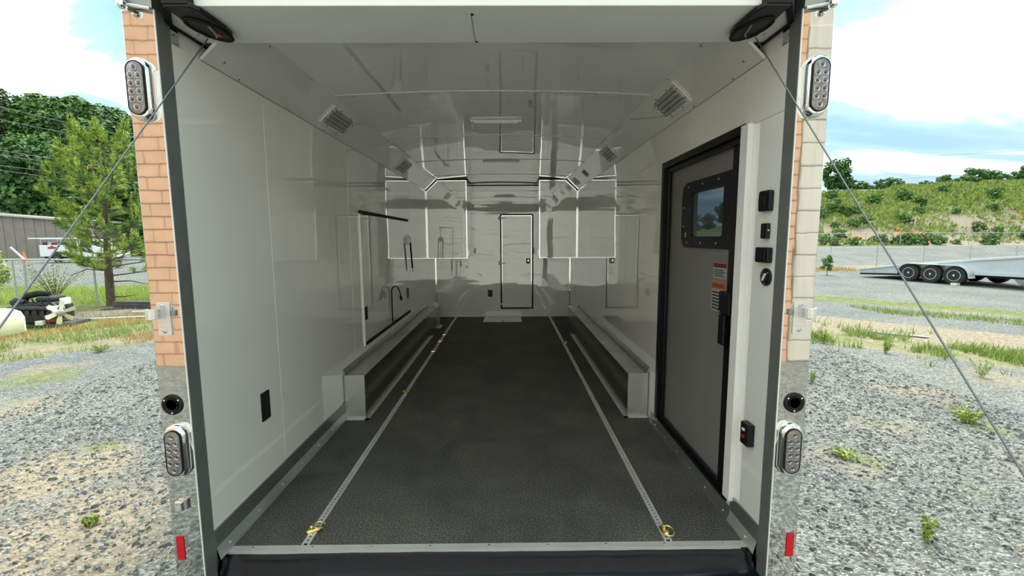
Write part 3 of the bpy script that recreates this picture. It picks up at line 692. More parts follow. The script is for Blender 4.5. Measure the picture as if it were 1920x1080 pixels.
# ================================================================== FAR END: door, outlet, cabinets, hatch
def flat_door(name, x0, x1, z0, z1, lbl):
    e = empty(name, ((x0+x1)/2, BACK, z0), lbl, None, kind='structure')
    T = Matrix.Translation((-(x0+x1)/2, -BACK, -z0))
    g = .026
    b = MB(T); b.box((x0, BACK-.004, z0), (x0+g, BACK, z1)).box((x1-g, BACK-.004, z0), (x1, BACK, z1)).box((x0+g, BACK-.004, z0), (x1-g, BACK, z0+g)).box((x0+g, BACK-.004, z1-g), (x1-g, BACK, z1)); b.build('rubber_seal', rubber_m, e)
    MB(T).box((x0+g, BACK-.007, z0+g), (x1-g, BACK, z1-g)).build('door_leaf', back_m, e, bevel=.002)
    b = MB(T); g2 = .036
    b.box((x0+g, BACK-.010, z0+g), (x0+g2, BACK-.007, z1-g)).box((x1-g2, BACK-.010, z0+g), (x1-g, BACK-.007, z1-g)).box((x0+g2, BACK-.010, z0+g), (x1-g2, BACK-.007, z0+g2)).box((x0+g2, BACK-.010, z1-g2), (x1-g2, BACK-.007, z1-g)); b.build('edge_trim', chrome_m, e)
    for z in (z0 + .09, (z0+z1)/2 - .02, z1 - .075):
        h = MB(T).box((x0-.035, BACK-.012, z-.032), (x0+.004, BACK-.001, z+.032)).build('hinge', white_m, e, bevel=.004)
        MB(T).prism([(x0+.004, z-.016), (x0+.10, z-.005), (x0+.10, z+.005), (x0+.004, z+.016)], BACK-.013, BACK-.0105, 'y').build('strap', white_m, h)
        MB(T).cyl((x0, BACK-.018, z-.03), (x0, BACK-.018, z+.03), .007, 8).build('pin', chrome_m, h)
    l_ = MB(T).box((.425, BACK-.022, .975), (.492, BACK-.0075, 1.07)).build('latch', black_m, e, bevel=.006)
    MB(T).box((.447, BACK-.030, 1.01), (.470, BACK-.021, 1.05)).build('latch_paddle', chrome_m, l_, bevel=.003)
flat_door('door_2', -.046, .553, .142, 1.868, 'narrow white hatch door with black seal in the far wall')
def outlet(name, M, w, h, lbl):
    e = empty(name, (0, 0, 0), lbl, 'outlet', M=M)
    MB().prism(rrect(w, h, .006), .0005, .006).build('cover_plate', black_m, e, bevel=.001)
    for v in (-.22, .22): MB().prism(rrect(w*.5, h*.28, .006, cy=v*h), .006, .008).build('receptacle', blackm_m, e)
outlet('outlet', frame_mat((-.237, BACK, .432), (1, 0, 0), (0, 0, 1)), .085, .125, 'black outlet low on the far wall left of the hatch door')
for s_, x0, x1 in ((-1, -1.218, -.565), (1, .60, 1.218)):
    y0 = 5.30; z0, z1 = 1.11, 2.36; side = 'left' if s_ < 0 else 'right'
    e = empty('overhead_cabinet', ((x0+x1)/2, y0, z0), 'glossy white overhead cabinet in the far %s corner' % side, 'cabinet')
    T = Matrix.Translation((-(x0+x1)/2, -y0, -z0))
    xo, xi = (x0, x1) if s_ < 0 else (x1, x0)
    cut = [(xo, z0), (xi, z0), (xi, z1), (s_*1.03, z1), (s_*1.218, 2.185)]
    MB(T).prism(cut, y0 + .002, BACK - .014, 'y').build('body', wall_m, e)
    ins = [(xo - s_*.003, z0+.003), (xi + s_*.003, z0+.003), (xi + s_*.003, z1-.003), (s_*1.030, z1-.003), (s_*1.214, 2.184)]
    MB(T).prism(ins, y0 - .012, y0 + .002, 'y').build('door', back_m, e, bevel=.002)
    f = MB(T)
    tin = [(xo - s_*.014, z0+.008), (xi + s_*.016, z0+.008), (xi + s_*.016, z1-.015), (s_*1.023, z1-.015), (s_*1.204, 2.178)]
    for i_ in range(5):
        j_ = (i_ + 1) % 5; f.prism([cut[i_], cut[j_], tin[j_], tin[i_]], y0 - .022, y0 - .012, 'y')
    f.build('edge_trim', chrome_m, e)
    MB(T).box((xi - s_*.001, y0 + .03, z0 + .03), (xi - s_*.020, y0 + .05, z0 + .13)).build('latch', steel_m, e)
e = empty('floor_hatch', (0, 5.79, 0), 'aluminium hatch plate in the floor before the far wall', 'hatch')
MB().box((-.34, -.25, .0005), (.325, .25, .005)).build('frame', alu_m, e, bevel=.001)
MB().box((-.31, -.22, .005), (.295, .22, .008)).build('lid', white_m, e, bevel=.002)
MB().box((-.035, -.215, .008), (.02, -.19, .012)).build('finger_pull', hole_m, e)

# ================================================================== LEFT WALL: service door, strut, hose, outlets
cy0, cy1, cz0, cz1 = 2.05, 3.88, .49, 1.655
e = empty('service_door', (-HW, (cy0+cy1)/2, cz0), 'wide flush white service door in the left wall above the wheel box', 'door')
T = Matrix.Translation((HW, -(cy0+cy1)/2, -cz0))
MB(T).box((-HW, cy0, cz0), (-HW+.006, cy1, cz1)).build('door_leaf', wall_m, e, bevel=.002)
MB(T).box((-HW, cy0-.02, cz1), (-HW+.014, cy1+.02, cz1+.030)).build('top_seal', rubber_m, e, label='black top seal')
MB(T).box((-HW, cy0-.01, cz0-.03), (-HW+.012, cy1+.01, cz0)).build('bottom_seal', rubber_m, e, label='black bottom seal')
MB(T).box((-HW, cy0-.014, cz0-.03), (-HW+.012, cy0, cz1)).build('near_edge_trim', alu_m, e)
MB(T).box((-HW, cy1, cz0), (-HW+.004, cy1+.006, cz1)).build('far_edge_trim', alu_m, e)
for yy, zz in ((2.085, .755), (3.78, .733)): MB(T).box((-HW+.006, yy-.035, zz-.06), (-HW+.016, yy+.035, zz+.06)).build('latch', black_m, e, bevel=.003)
MB(T).tube([(-HW+.02, 2.95, cz0+.02), (-HW+.02, 2.95, .86)] + [(-HW+.02+.05*(1-cos(a)), 2.95, .86+.05*sin(a)) for a in [k*pi/8 for k in range(1, 6)]] + [(-HW+.115, 2.95, .83), (-HW+.122, 2.95, .78)], .007, 8).build('prop_hook', rubber_m, e, smooth=True, label='black hooked prop rod')
MB(T).cyl((-HW+.118, 2.95, .80), (-HW+.126, 2.95, .755), .014, 10).build('hook_tip', rubber_m, e)
e = empty('gas_strut', (-HW, 3.85, 1.42), 'black strut hanging from a white angled bracket on the left wall', 'strut')
T = Matrix.Translation((HW, -3.85, -1.42))
MB(T).prism([(-HW+.0005, 1.355), (-HW+.045, 1.375), (-HW+.062, 1.42), (-HW+.045, 1.465), (-HW+.0005, 1.485)], 3.82, 3.85, 'y').build('bracket', white_m, e, bevel=.002)
MB(T).tube([(-HW+.045, 3.84, 1.385), (-HW+.045, 3.93, 1.05)], .011, 10).build('strut_body', black_m, e, smooth=True)
MB(T).tube([(-HW+.045, 3.93, 1.05), (-HW+.045, 3.95, 1.0)], .006, 8).build('rod', chrome_m, e)
e = empty('wall_port', (-HW, .395, .540), 'flat black rectangular port low on the near left wall', 'port')
MB().box((0.0004, -.035, -.073), (.004, .035, .073)).build('cover', hole_m, e)
MB().add([(0, 0, 0)], []) 
b = MB(frame_mat((.0002, 0, 0), (0, 1, 0), (0, 0, 1))); b.ring(rrect(.078, .154, .004), rrect(.066, .142, .003), 0, .006).build('rim', black_m, e)

# ================================================================== SIDE DOOR (right wall)
d = empty('door_1', (HW, .76, 0), 'side entry door in a black frame with a rounded window, right wall', None, kind='structure')
T = Matrix.Translation((-HW, -.76, 0))
def dpart(b, nm, mt, **k): return b.build(nm, mt, k.pop('parent', d), **k)
# lining and flange
b = MB(T)
for (ya, yb, za, zb) in ((DY0, DY0+.012, DZ0, DZ1), (DY1-.012, DY1, DZ0, DZ1), (DY0+.012, DY1-.012, DZ1-.012, DZ1), (DY0+.012, DY1-.012, DZ0, DZ0+.012)):
    b.box((HW-.010, ya, za), (OUT, yb, zb))
dpart(b, 'frame_lining', blackm_m)
b = MB(T); b.box((HW-.010, DY1, DZ0-.01), (HW, DY1+.035, DZ1+.03)).box((HW-.010, DY0-.02, DZ1), (HW, DY1, DZ1+.03))
b.box((HW-.010, DY0-.02, DZ0), (HW, DY0, DZ1)); dpart(b, 'frame_flange', blackm_m, bevel=.003)
b = MB(T); b.box((HW+.012, DY1-.052, DZ0+.012), (HW+.03, DY1-.012, DZ1-.012)).box((HW+.012, DY0+.012, DZ1-.045), (HW+.03, DY1-.052, DZ1-.012)).box((HW+.012, DY0+.012, DZ0+.012), (HW+.03, DY0+.05, DZ1-.045)).box((HW+.012, DY0+.05, DZ0+.012), (HW+.03, DY1-.052, DZ0+.035))
dpart(b, 'inner_stop', black_m, bevel=.003)
px_ = HW + .045     # leaf inner face
wy0, wy1, wz0, wz1 = .475, .895, 1.437, 1.708
b = MB(T)
b.box((px_, DY0+.014, DZ0+.014), (px_+.03, wy0, DZ1-.014)).box((px_, wy1, DZ0+.014), (px_+.03, DY1-.014, DZ1-.014)).box((px_, wy0, DZ0+.014), (px_+.03, wy1, wz0)).box((px_, wy0, wz1), (px_+.03, wy1, DZ1-.014))
dpart(b, 'door_leaf', grey_m)
b = MB(T); b.box((px_-.022, DY0+.014, DZ0+.014), (px_, .375, DZ1-.014)); dpart(b, 'latch_stile', blackm_m, bevel=.003)
# window in local (y, z) frame
Mw = T @ frame_mat((px_, (wy0+wy1)/2, (wz0+wz1)/2), (0, -1, 0), (0, 0, 1))
cxw = (wy0+wy1)/2; czw = (wz0+wz1)/2
wf = MB(Mw).ring(rrect(.70, .41, .075, 6, 0, .0), rrect(.42, .271, .02, 6), -.004, .014)
wf = dpart(wf, 'window_frame', blackm_m, bevel=.003)
MB(Mw).prism(rrect(.425, .276, .022, 6), -.003, .002).build('window_pane', glass_m, wf)
for k in range(6):
    for v in (-.175, .175): MB(Mw).lathe([(.006, .014), (.005, .017), (.002, .018)], 10, (-.25 + k*.1, v, 0)).build('screw', blackm_m if k % 2 else steel_m, wf)
for v in (-.07, .05):
    for u in (-.31, .31): MB(Mw).lathe([(.006, .014), (.005, .017), (.002, .018)], 10, (u, v, 0)).build('screw', steel_m, wf)
MB(Mw).box((-.285, -.14, .014), (-.262, -.11, .0146)).build('maker_mark', label_m, wf)
# decals
Md = T @ frame_mat((px_, .50, 1.16), (0, -1, 0), (0, 0, 1))
b = MB(Md); b.box((-.075, .045, 0.0005), (.075, .13, .0012)); dpart(b, 'upper_decal', label_m)
b = MB(Md); b.box((-.073, .105, .0012), (.073, .128, .0018)); dpart(b, 'decal_red_bar', simple('dark_red_ink', (0.16, 0.02, 0.02), .5))
b = MB(Md)
for k in range(4): b.box((-.065, .055 + k*.011, .0012), (.06 - .02*(k % 2), .060 + k*.011, .0016))
dpart(b, 'decal_lines', ink_m)
b = MB(Md); b.box((-.085, -.14, 0.0005), (.075, .030, .0012)); dpart(b, 'warning_decal', label_m)
b = MB(Md); b.box((-.083, -.016, .0012), (.073, .028, .0018)); dpart(b, 'decal_orange_bar', orange_m)
b = MB(Md)
for k in range(6): b.box((-.075, -.130 + k*.018, .0012), (.065 - .03*((k*7) % 3 == 0), -.121 + k*.018, .0016))
dpart(b, 'warning_lines', ink_m)
fc = bpy.data.curves.new('warning_word', 'FONT'); fc.body = 'WARNING'; fc.size = .03; fc.extrude = .0004; fc.align_x = 'CENTER'; fc.materials.append(ink_m)
fo = bpy.data.objects.new('warning_word', fc); COL.objects.link(fo); fo.parent = d; fo.matrix_local = Md @ Matrix.Translation((-.005, -.006, .002))
# latch hardware on the stile
b = MB(T); b.box((px_-.05, .29, 1.03), (px_-.022, .40, 1.15)); h = dpart(b, 'lock_case', black_m, bevel=.006)
b = MB(T); b.box((px_-.06, .315, .87), (px_-.022, .375, 1.03)); h2 = dpart(b, 'handle', blackm_m, bevel=.008)
MB(T).cyl((px_-.05, .385, 1.04), (px_-.056, .385, 1.04), .006, 8).build('screw', steel_m, h)
for z in (1.02, .90): MB(T).tube([(HW-.004, .245, z-.028), (HW-.004, .245, z+.028)], .009, 10).build('strike_pin', steel_m, d, smooth=True)
for z in (1.18, .96, 1.75, .5): MB(T).lathe([(.001, 0), (.001, .001)], 6).build('screw', steel_m, d).data.transform(Matrix.Scale(1, 4))
# aluminium jamb post next to the door and threshold
b = MB(T); b.box((HW-.028, .150, .118), (HW, .214, 1.945)); dpart(b, 'jamb_post', white_m, bevel=.002)
b = MB(T); b.box((HW-.024, .214, .118), (HW-.004, .222, 1.94)); dpart(b, 'jamb_channel', darkalu_m)
b = MB(T); b.prism([(1.198, .001), (HW-.002, .001), (HW-.002, .072), (HW-.008, .074), (1.203, .012)], .165, 1.40, 'y'); t_ = dpart(b, 'threshold_plate', trim_m)
for k in range(6): MB(T).cyl((1.209, .22 + k*.21, .024), (1.204, .22 + k*.21, .027), .006, 8).build('rivet', alu_m, t_)

# ================================================================== RIGHT WALL DEVICES beside the post
def dev(name, y, z, w, h, dp, lbl, cat):
    """box-like device; local x = -y world, y = z world, z = into the room (-x)"""
    M = frame_mat((HW, y, z), (0, -1, 0), (0, 0, 1))
    M = Matrix(((0, 0, -1, HW), (1, 0, 0, y), (0, 1, 0, z), (0, 0, 0, 1)))
    M = Matrix(((0, 0, -1, HW), (-1, 0, 0, y), (0, 1, 0, z), (0, 0, 0, 1)))
    return empty(name, lbl, None) if False else empty(name, (0, 0, 0), lbl, cat, M=M)
e = dev('control_switch', .005, 1.585, .085, .085, .03, 'squarish black switch panel, topmost beside the right post', 'switch')
MB().prism(rrect(.080, .088, .010), .0005, .022).build('housing', black_m, e, bevel=.003)
MB().prism(rrect(.052, .062, .006), .022, .027).build('face', blackm_m, e)
for u in (-.013, .013): MB().box((u-.010, -.022, .027), (u+.010, .022, .032)).build('rocker', rubber_m, e, bevel=.002)
e = dev('toggle_switch', .0, 1.457, .05, .065, .025, 'narrow black switch second from the top beside the right post', 'switch')
MB().prism(rrect(.046, .066, .006), .0005, .018).build('housing', black_m, e, bevel=.003)
MB().box((-.010, -.020, .018), (.010, .020, .024)).build('rocker', rubber_m, e, bevel=.002)
MB().cyl((.02, .003, .012), (.031, .003, .014), .004, 8).build('pilot_lamp', steel_m, e)
e = dev('switch_bank', -.002, 1.354, .09, .062, .03, 'wide black bank of three rocker switches above the round key switch', 'switch')
MB().prism(rrect(.094, .066, .008), .0005, .024).build('housing', black_m, e, bevel=.003)
for k in range(3): MB().box((-.034 + k*.024, -.021, .024), (-.014 + k*.024, .021, .031)).build('rocker', rubber_m, e, bevel=.002)
MB().cyl((-.047, .010, .014), (-.056, .010, .014), .004, 8).build('pilot_lamp', steel_m, e)
e = dev('key_switch', -.016, 1.259, .08, .08, .02, 'round black key switch with a white pointer, under the switch bank', 'switch')
MB().lathe([(.038, .0005), (.038, .008), (.034, .011), (.0, .011)], 24).build('dial_plate', black_m, e, smooth=True)
MB().box((-.003, -.018, .011), (.003, .018, .018)).build('pointer', white_m, e).rotation_euler = (0, 0, -.6)
for a in (40, 160, 270): MB().lathe([(.004, .010), (.0035, .0125), (.001, .013)], 10, (.029*cos(radians(a)), .029*sin(radians(a)), 0)).build('screw', chrome_m, e)
e = dev('rocker_box', .035, .525, .10, .095, .04, 'black surface box with a red and a white rocker, low beside the right post', 'switch')
MB().box((-.032, -.052, .0005), (.032, .052, .034)).build('housing', black_m, e, bevel=.004)
MB().box((-.012, .016, .034), (.006, .027, .038)).build('white_rocker', white_m, e)
MB().box((-.012, -.018, .034), (.004, -.006, .038)).build('red_rocker', redp_m, e)

# ================================================================== LIGHT FIXTURES
def cove_light(s_, y0, ln, lbl, wd=.165):
    u = Vector((0, 1, 0)); v = Vector((-s_*.18, 0, .17)).normalized()
    c = Vector((s_*HW, y0 + ln/2, ZW)).lerp(Vector((s_*XC, y0 + ln/2, ZC)), .5)
    w = u.cross(v); inward = Vector((-s_*.17, 0, -.18)).normalized()
    if w.dot(inward) < 0: u = -u
    e = empty('cove_light', (0, 0, 0), lbl, 'light', 'ribbed lights on the cove panels', M=frame_mat(c, u, v))
    MB().ring(rrect(ln, wd, .02, 5), rrect(ln*.83, wd*.74, .004, 5), .001, .012).build('frame', white_m, e, bevel=.003)
    MB().prism(rrect(ln*.835, wd*.745, .004, 5), .001, .004).build('back_plate', tube_m, e)
    for k in range(4):
        vv = (-.75 + .5*k) * wd * .37
        MB().tube([(-ln*.40, vv, .005), (ln*.40, vv, .005)], wd*.085, 10).build('rib', tube_m, e, smooth=True)
    for uu, vv in [(a, b) for a in (-.22, .22) for b in (-.44, .44)] + [(a, b) for a in (-.46, .46) for b in (-.22, .22)]:
        MB().cyl((uu*ln, vv*wd, .011), (uu*ln, vv*wd, .014), .005, 8).build('screw', hole_m, e)
cove_light(-1, 1.20, .42, 'ribbed light with white frame on the left cove, nearest the opening')
cove_light(-1, 3.20, .42, 'ribbed light with white frame farther back on the left cove')
cove_light(1, .77, .42, 'ribbed light with white frame on the right cove, nearest the opening')
cove_light(1, 2.50, .38, 'ribbed light with white frame farther back on the right cove')
cove_light(1, 4.75, .26, 'small ribbed light at the far end of the right cove', .12)
c = Vector((HW, 4.05, ZW)).lerp(Vector((XC, 4.05, ZC)), .5)
e = empty('cove_label', (0, 0, 0), 'black and grey label on the right cove panel', 'label', M=frame_mat(c, (0, -1, 0), (-.18, 0, .17)))
if (e.matrix_world.to_3x3() @ Vector((0, 0, 1))).z > 0: e.matrix_world = frame_mat(c, (0, 1, 0), (-.18, 0, .17))
MB().box((-.10, -.05, .0005), (.10, .05, .002)).build('plate', black_m, e)
MB().box((-.08, -.008, .002), (.08, .002, .0025)).build('line', label_m, e)
def bar_light(yy, x0, x1, lbl):
    z = arch(0) - .003
    e = empty('bar_light', ((x0+x1)/2, yy, z), lbl, 'light', 'slim bar lights across the ceiling'); h = (x1-x0)/2
    MB().box((-h, -.028, -.014), (h, .028, 0)).build('housing', white_m, e, bevel=.003)
    MB().prism(rrect(2*h - .05, .034, .006), -.020, -.014).build('diffuser', bar_m, e)
    for s_ in (-1, 1): MB().box((s_*h, -.026, -.018), (s_*(h-.02), .026, -.002)).build('end_cap', white_m, e, bevel=.003)
bar_light(1.845, -.205, .215, 'slim white bar light across the ceiling, nearer the opening')
bar_light(3.73, -.215, .245, 'slim white bar light across the ceiling, farther from the opening')

# ================================================================== OUTDOORS
def leaf_quads(b, c, rad, n, size, rng, shell=.55, up=.3, floor_=None, flat=1.0):
    """n small leaf cards scattered through an ellipsoid shell"""
    c = Vector(c)
    for _ in range(n):
        while True:
            d = Vector((rng.uniform(-1, 1), rng.uniform(-1, 1), rng.uniform(-1, 1)))
            if 0.05 < d.length < 1: break
        d.normalize(); r = shell + (1 - shell) * rng.random()
        p = c + Vector((d.x * rad[0], d.y * rad[1], d.z * rad[2])) * r
        if floor_ is not None and p.z < floor_: p.z = floor_ + rng.random() * .1
        nn = (d + Vector((rng.uniform(-.8, .8), rng.uniform(-.8, .8), rng.uniform(-.5, .8) + up))).normalized()
        t = nn.cross(Vector((rng.uniform(-1, 1), rng.uniform(-1, 1), rng.uniform(-1, 1)))).normalized(); u = nn.cross(t)
        s1 = size * rng.uniform(.6, 1.3); s2 = s1 * rng.uniform(.45, .8) * flat
        k = len(b.v); b.v += [tuple(p - t*s1), tuple(p - u*s2 + nn*s2*.3), tuple(p + t*s1), tuple(p + u*s2 + nn*s2*.3)]; b.f.append((k, k+1, k+2, k+3))

def make_tree(name, seed, h, w, mat, lbl, group, blobs=26, cards=150, size=.42, trunk=True, base=.22):
    rng = random.Random(seed); e = empty(name, (0, 0, 0), lbl, 'tree', group)
    b = MB()
    core = MB()
    for i in range(blobs):
        t = base + (1 - base) * (i + .5) / blobs; z = h * t
        rr = w * .5 * math.sqrt(max(.05, 1 - ((t - .52) / .52) ** 2)) ; a = i * 2.4 + rng.random(); q = rr * rng.uniform(.25, .8)
        c = (q * cos(a), q * sin(a), z); r = w * rng.uniform(.16, .26)
        leaf_quads(b, c, (r, r, r * .75), cards, size, rng)
    b.build('foliage', mat, e, kind='stuff')
    if trunk:
        b = MB().tube([(0, 0, -.3), (.05*w*.1, 0, h*.35), (0, .05, h*.8)], [h*.022, h*.016, h*.006], 7)
        for i in range(7):
            a = i * 2.2; z = h * (.25 + .08 * i); b.tube([(0, 0, z), (w*.3*cos(a), w*.3*sin(a), z + h*.1)], [h*.007, h*.002], 5)
        b.build('trunk', bark_m, e)
    return e

# ---- wooded hillside, left
forest_lbl = ['dark broad tree in the dense woods on the hill beyond the metal building', 'mid green round tree in the dense woods on the hill', 'olive thin topped tree rising from the woods on the hill']
protos = [make_tree('forest_tree', 1, 15, 11, leafA, forest_lbl[0], 'trees of the wooded hillside', 22, 300, .40),
          make_tree('forest_tree', 2, 14, 10, leafB, forest_lbl[1], 'trees of the wooded hillside', 22, 260, .38),
          make_tree('forest_tree', 3, 19, 9, leafC, forest_lbl[2], 'trees of the wooded hillside', 20, 120, .34)]
rng = random.Random(11); first = [True] * 3
spots = []
for row, (D, n, x0, x1) in enumerate([(62, 12, -66, -32), (70, 13, -76, -38), (80, 14, -88, -44), (90, 15, -99, -48), (102, 15, -112, -58)]):
    for i in range(n):
        spots.append((x0 + (x1 - x0) * (i + .5) / n + rng.uniform(-1.2, 1.2), D - 1.9 + rng.uniform(-2.5, 2.5), row))
for (x, y, row) in spots:
    k = rng.choice([0, 0, 1, 1, 2] if row > 2 else [0, 0, 0, 1])
    o = protos[k] if first[k] else copy_tree(protos[k]); first[k] = False
    D = y + 1.9; px = 953 + 822 * (x - .1) / D
    lift = 1.12 - .18 * sm(170, 300, px)                     # the wood gets lower towards the trailer
    hz_ = 447 - (px - 953) * .0055; H0 = (15, 14, 19)[k]
    want = (rng.uniform(205, 235) if row >= 3 else rng.uniform(235, 300) if row == 2 else rng.uniform(290, 370)) - (18 if k == 2 else 0) + 40 * sm(200, 330, px)
    sc_ = max(.5, (1.43 + (hz_ - want) / 822 * D - height(x, y) - 0.0) / (H0 * .98))
    sxy = min(1.25, max(.9, sc_))
    where = ('in the front row of the woods just beyond the metal building', 'in the second row of the woods on the hill', 'half way up the wooded hill', 'near the top of the wooded hill', 'on the skyline of the wooded hill')[row]
    o['label'] = ('dark broad tree ', 'mid green round tree ', 'olive thin topped tree ')[k] + where; o['group'] = 'trees ' + where
    o.location = (x, y, height(x, y) - .3); o.scale = (sxy, sxy, sc_); o.rotation_euler = (0, 0, rng.uniform(0, 6.28))

# ---- trees and shrubs on the bank, right
bt = make_tree('bank_tree', 21, 3.8, 3.6, leafA, 'dark round tree at the left end of the bank top, beside the guard rail', 'trees on the bank top', 16, 130, .20)
bt.location = (41.0, 53.5, height(41, 53.5) - .2)
bs = make_tree('bank_shrub', 22, 2.0, 2.4, leafB, 'low green bush on the crest of the bank', 'bushes on the crest of the bank', 10, 110, .13, trunk=False, base=.1)
rng = random.Random(5); ok = False
for i in range(34):
    x = 42 + i * .95 + rng.uniform(-.4, .4); y = 54.5 + rng.uniform(-1, 1)
    if i in (9, 10, 12): continue
    o = copy_tree(bs) if ok else bs; ok = True
    s_ = rng.uniform(.45, .95) * (1.15 if i > 18 else .8); o.location = (x, y, height(x, y) - .2); o.scale = (s_*1.3, s_*1.2, s_); o.rotation_euler = (0, 0, rng.uniform(0, 6))
wt = make_tree('window_tree', 23, 5, 4.6, leafA, 'dark tree on the bank seen through the side door window', 'trees seen through the side door window', 14, 110, .25)
for i, (x, y, s_) in enumerate(((25.4, 54, .42), (27.6, 54, .60), (23.4, 54, .5), (30.0, 55, .45))):
    o = wt if i == 0 else copy_tree(wt); o['label'] = ('second', 'third', 'leftmost', 'rightmost')[i] + ' small dark tree seen through the side door window'; o.location = (x, y, height(x, y) - .3); o.scale = (s_,) * 3
ss = make_tree('slope_shrub', 24, .9, 1.3, leafB, 'small leafy shrub scattered on the slope of the bank', 'shrubs on the slope of the bank', 7, 90, .08, trunk=False, base=.1)
rng = random.Random(9)
for i in range(46):
    D = rng.uniform(40, 53); y = D - 1.9; x = rng.uniform(.70, 1.22) * D
    o = ss if i == 0 else copy_tree(ss)
    s_ = rng.uniform(.6, 1.5); o.location = (x, y, height(x, y) - .1); o.scale = (s_*1.2, s_, s_*.9); o.rotation_euler = (0, 0, rng.uniform(0, 6))
# brush cover on the slope: uncountable weeds
rng = random.Random(3); b = MB()
for i in range(26000):
    D = 39.5 + 17 * rng.random() ** .7; x = rng.uniform(.66, 1.26) * D; y = D - 1.9
    dens = .12 + 1.0 * sm(42, 53, D) + .7 * mnoise.noise(Vector((x * .22, y * .35, 0)))
    if rng.random() > dens: continue
    z = height(x, y); hh = rng.uniform(.12, .42); a = rng.uniform(0, 6.28); w_ = rng.uniform(.10, .30)
    k = len(b.v); dx_, dy_ = cos(a) * w_, sin(a) * w_ * .5
    b.v += [(x - dx_, y - dy_, z), (x + dx_, y + dy_, z + .02), (x + dx_*.4 + .06, y - .05, z + hh)]; b.f.append((k, k+1, k+2))
o = b.build('bank_brush', brush_m); tag(o, 'green and yellow weeds and brush covering the bank', 'brush', kind='stuff')
# guard rail on the bank crest
e = empty('guard_rail', (39, 52.4, 6.3), 'short grey road guard rail at the left end of the bank crest', 'guard rail')
b = MB(); zz = height(39, 52.4) - 6.3
b.box((-1.5, -.05, zz + .35), (7.2, .05, zz + .65)).build('rail', deckalu_m, e)
for k in range(4): MB().box((-1 + 2.3*k, 0.05, zz - .2), (-.85 + 2.3*k, .15, zz + .6)).build('post', bark_m, e)

# ---- fences
def fence(name, x0, x1, y, h, step, lbl, mesh=0.0, arm=None, zf=None):
    zf = zf or (lambda x: height(x, y)); e = empty(name, (x0, y, zf(x0)), lbl, 'fence'); T = Matrix.Translation((-x0, -y, -zf(x0)))
    n = max(1, int((x1 - x0) / step)); xs = [x0 + (x1 - x0) * i / n for i in range(n + 1)]
    MB(T).tube([(x, y, zf(x) + h) for x in xs], .024, 8).build('top_rail', wire_m, e)
    for x in xs: MB(T).cyl((x, y, zf(x) - .1), (x, y, zf(x) + h), .028, 8).build('post', wire_m, e)
    if mesh:
        b = MB(T); r = .0028; x = x0 - h
        while x < x1:
            for dr in (1, -1):
                xa, xb = (x, x + h) if dr > 0 else (x + h, x)
                t0, t1 = 0.0, 1.0
                if xb != xa:
                    ta, tb = sorted(((x0 - xa) / (xb - xa), (x1 - xa) / (xb - xa))); t0 = max(0, ta); t1 = min(1, tb)
                if t1 > t0:
                    p0 = (xa + (xb-xa)*t0, y + dr*.004, zf(max(x0, x)) + h*t0); p1 = (xa + (xb-xa)*t1, y + dr*.004, zf(max(x0, x)) + h*t1); b.tube([p0, p1], r, 3, cap=False)
            x += mesh
        b.build('chain_mesh', wire_m, e, kind='stuff')
    return e
fl_ = fence('chain_link_fence', -22.0, -7.6, 11.4, 1.36, 2.4, 'grey chain link fence behind the pine and the old engine', mesh=.105)
T = Matrix.Translation((22.0, -11.4, -height(-22.0, 11.4)))
MB(T).tube([(-14.52, 11.42, -.5), (-14.47, 11.42, .88), (-14.80, 11.40, 1.24)], .035, 8).build('corner_post', wire_m, fl_, label='leaning corner post with angled arm')
fence('yard_fence', 13.5, 41.0, 23.7, 1.36, 2.75, 'low chain link fence across the yard behind the long trailer', mesh=.30, zf=lambda x: -.5)
fence('bank_fence', 20.0, 58.0, 38.0, 1.15, 3.1, 'wire fence along the foot of the grassy bank', mesh=.6, zf=lambda x: .58)

# ---- metal building, service truck, cone
e = empty('metal_building', (-70, 50, GZ), 'long tan metal clad building behind the service truck', 'building'); T = Matrix.Translation((70, -50, .5))
MB(T).box((-90, 50.15, -.6), (-48.45, 62, 3.25)).build('wall_core', bgrey_m, e)
zt = lambda x: 3.55 + (-48.3 - x) * .078
b0 = None
for k in range(58):
    x = -48.4 - .6 * k
    q = MB(T).prism([(x - .59, -.6), (x - .59, zt(x)), (x - .01, zt(x) - .045), (x - .01, -.6)], 50.05 - (.03 if k % 2 else 0), 50.15, 'y').build('siding_panel', bgrey_m, e)
MB(T).prism([(-92, zt(-92) - .02), (-48.1, zt(-48.1) - .02), (-48.1, zt(-48.1) + .18), (-92, zt(-92) + .18)], 49.6, 62.5, 'y').build('roof', roof_m, e)
MB(T).box((-48.5, 49.98, -.6), (-48.3, 50.2, 3.5)).build('corner_trim', roof_m, e)
MB(T).box((-51.3, 49.85, 2.55), (-50.9, 50.02, 2.72)).build('wall_lamp', white_m, e)
MB(T).box((-54.0, 49.9, 1.1), (-53.0, 50.0, 1.22)).build('sign_strip', white_m, e)

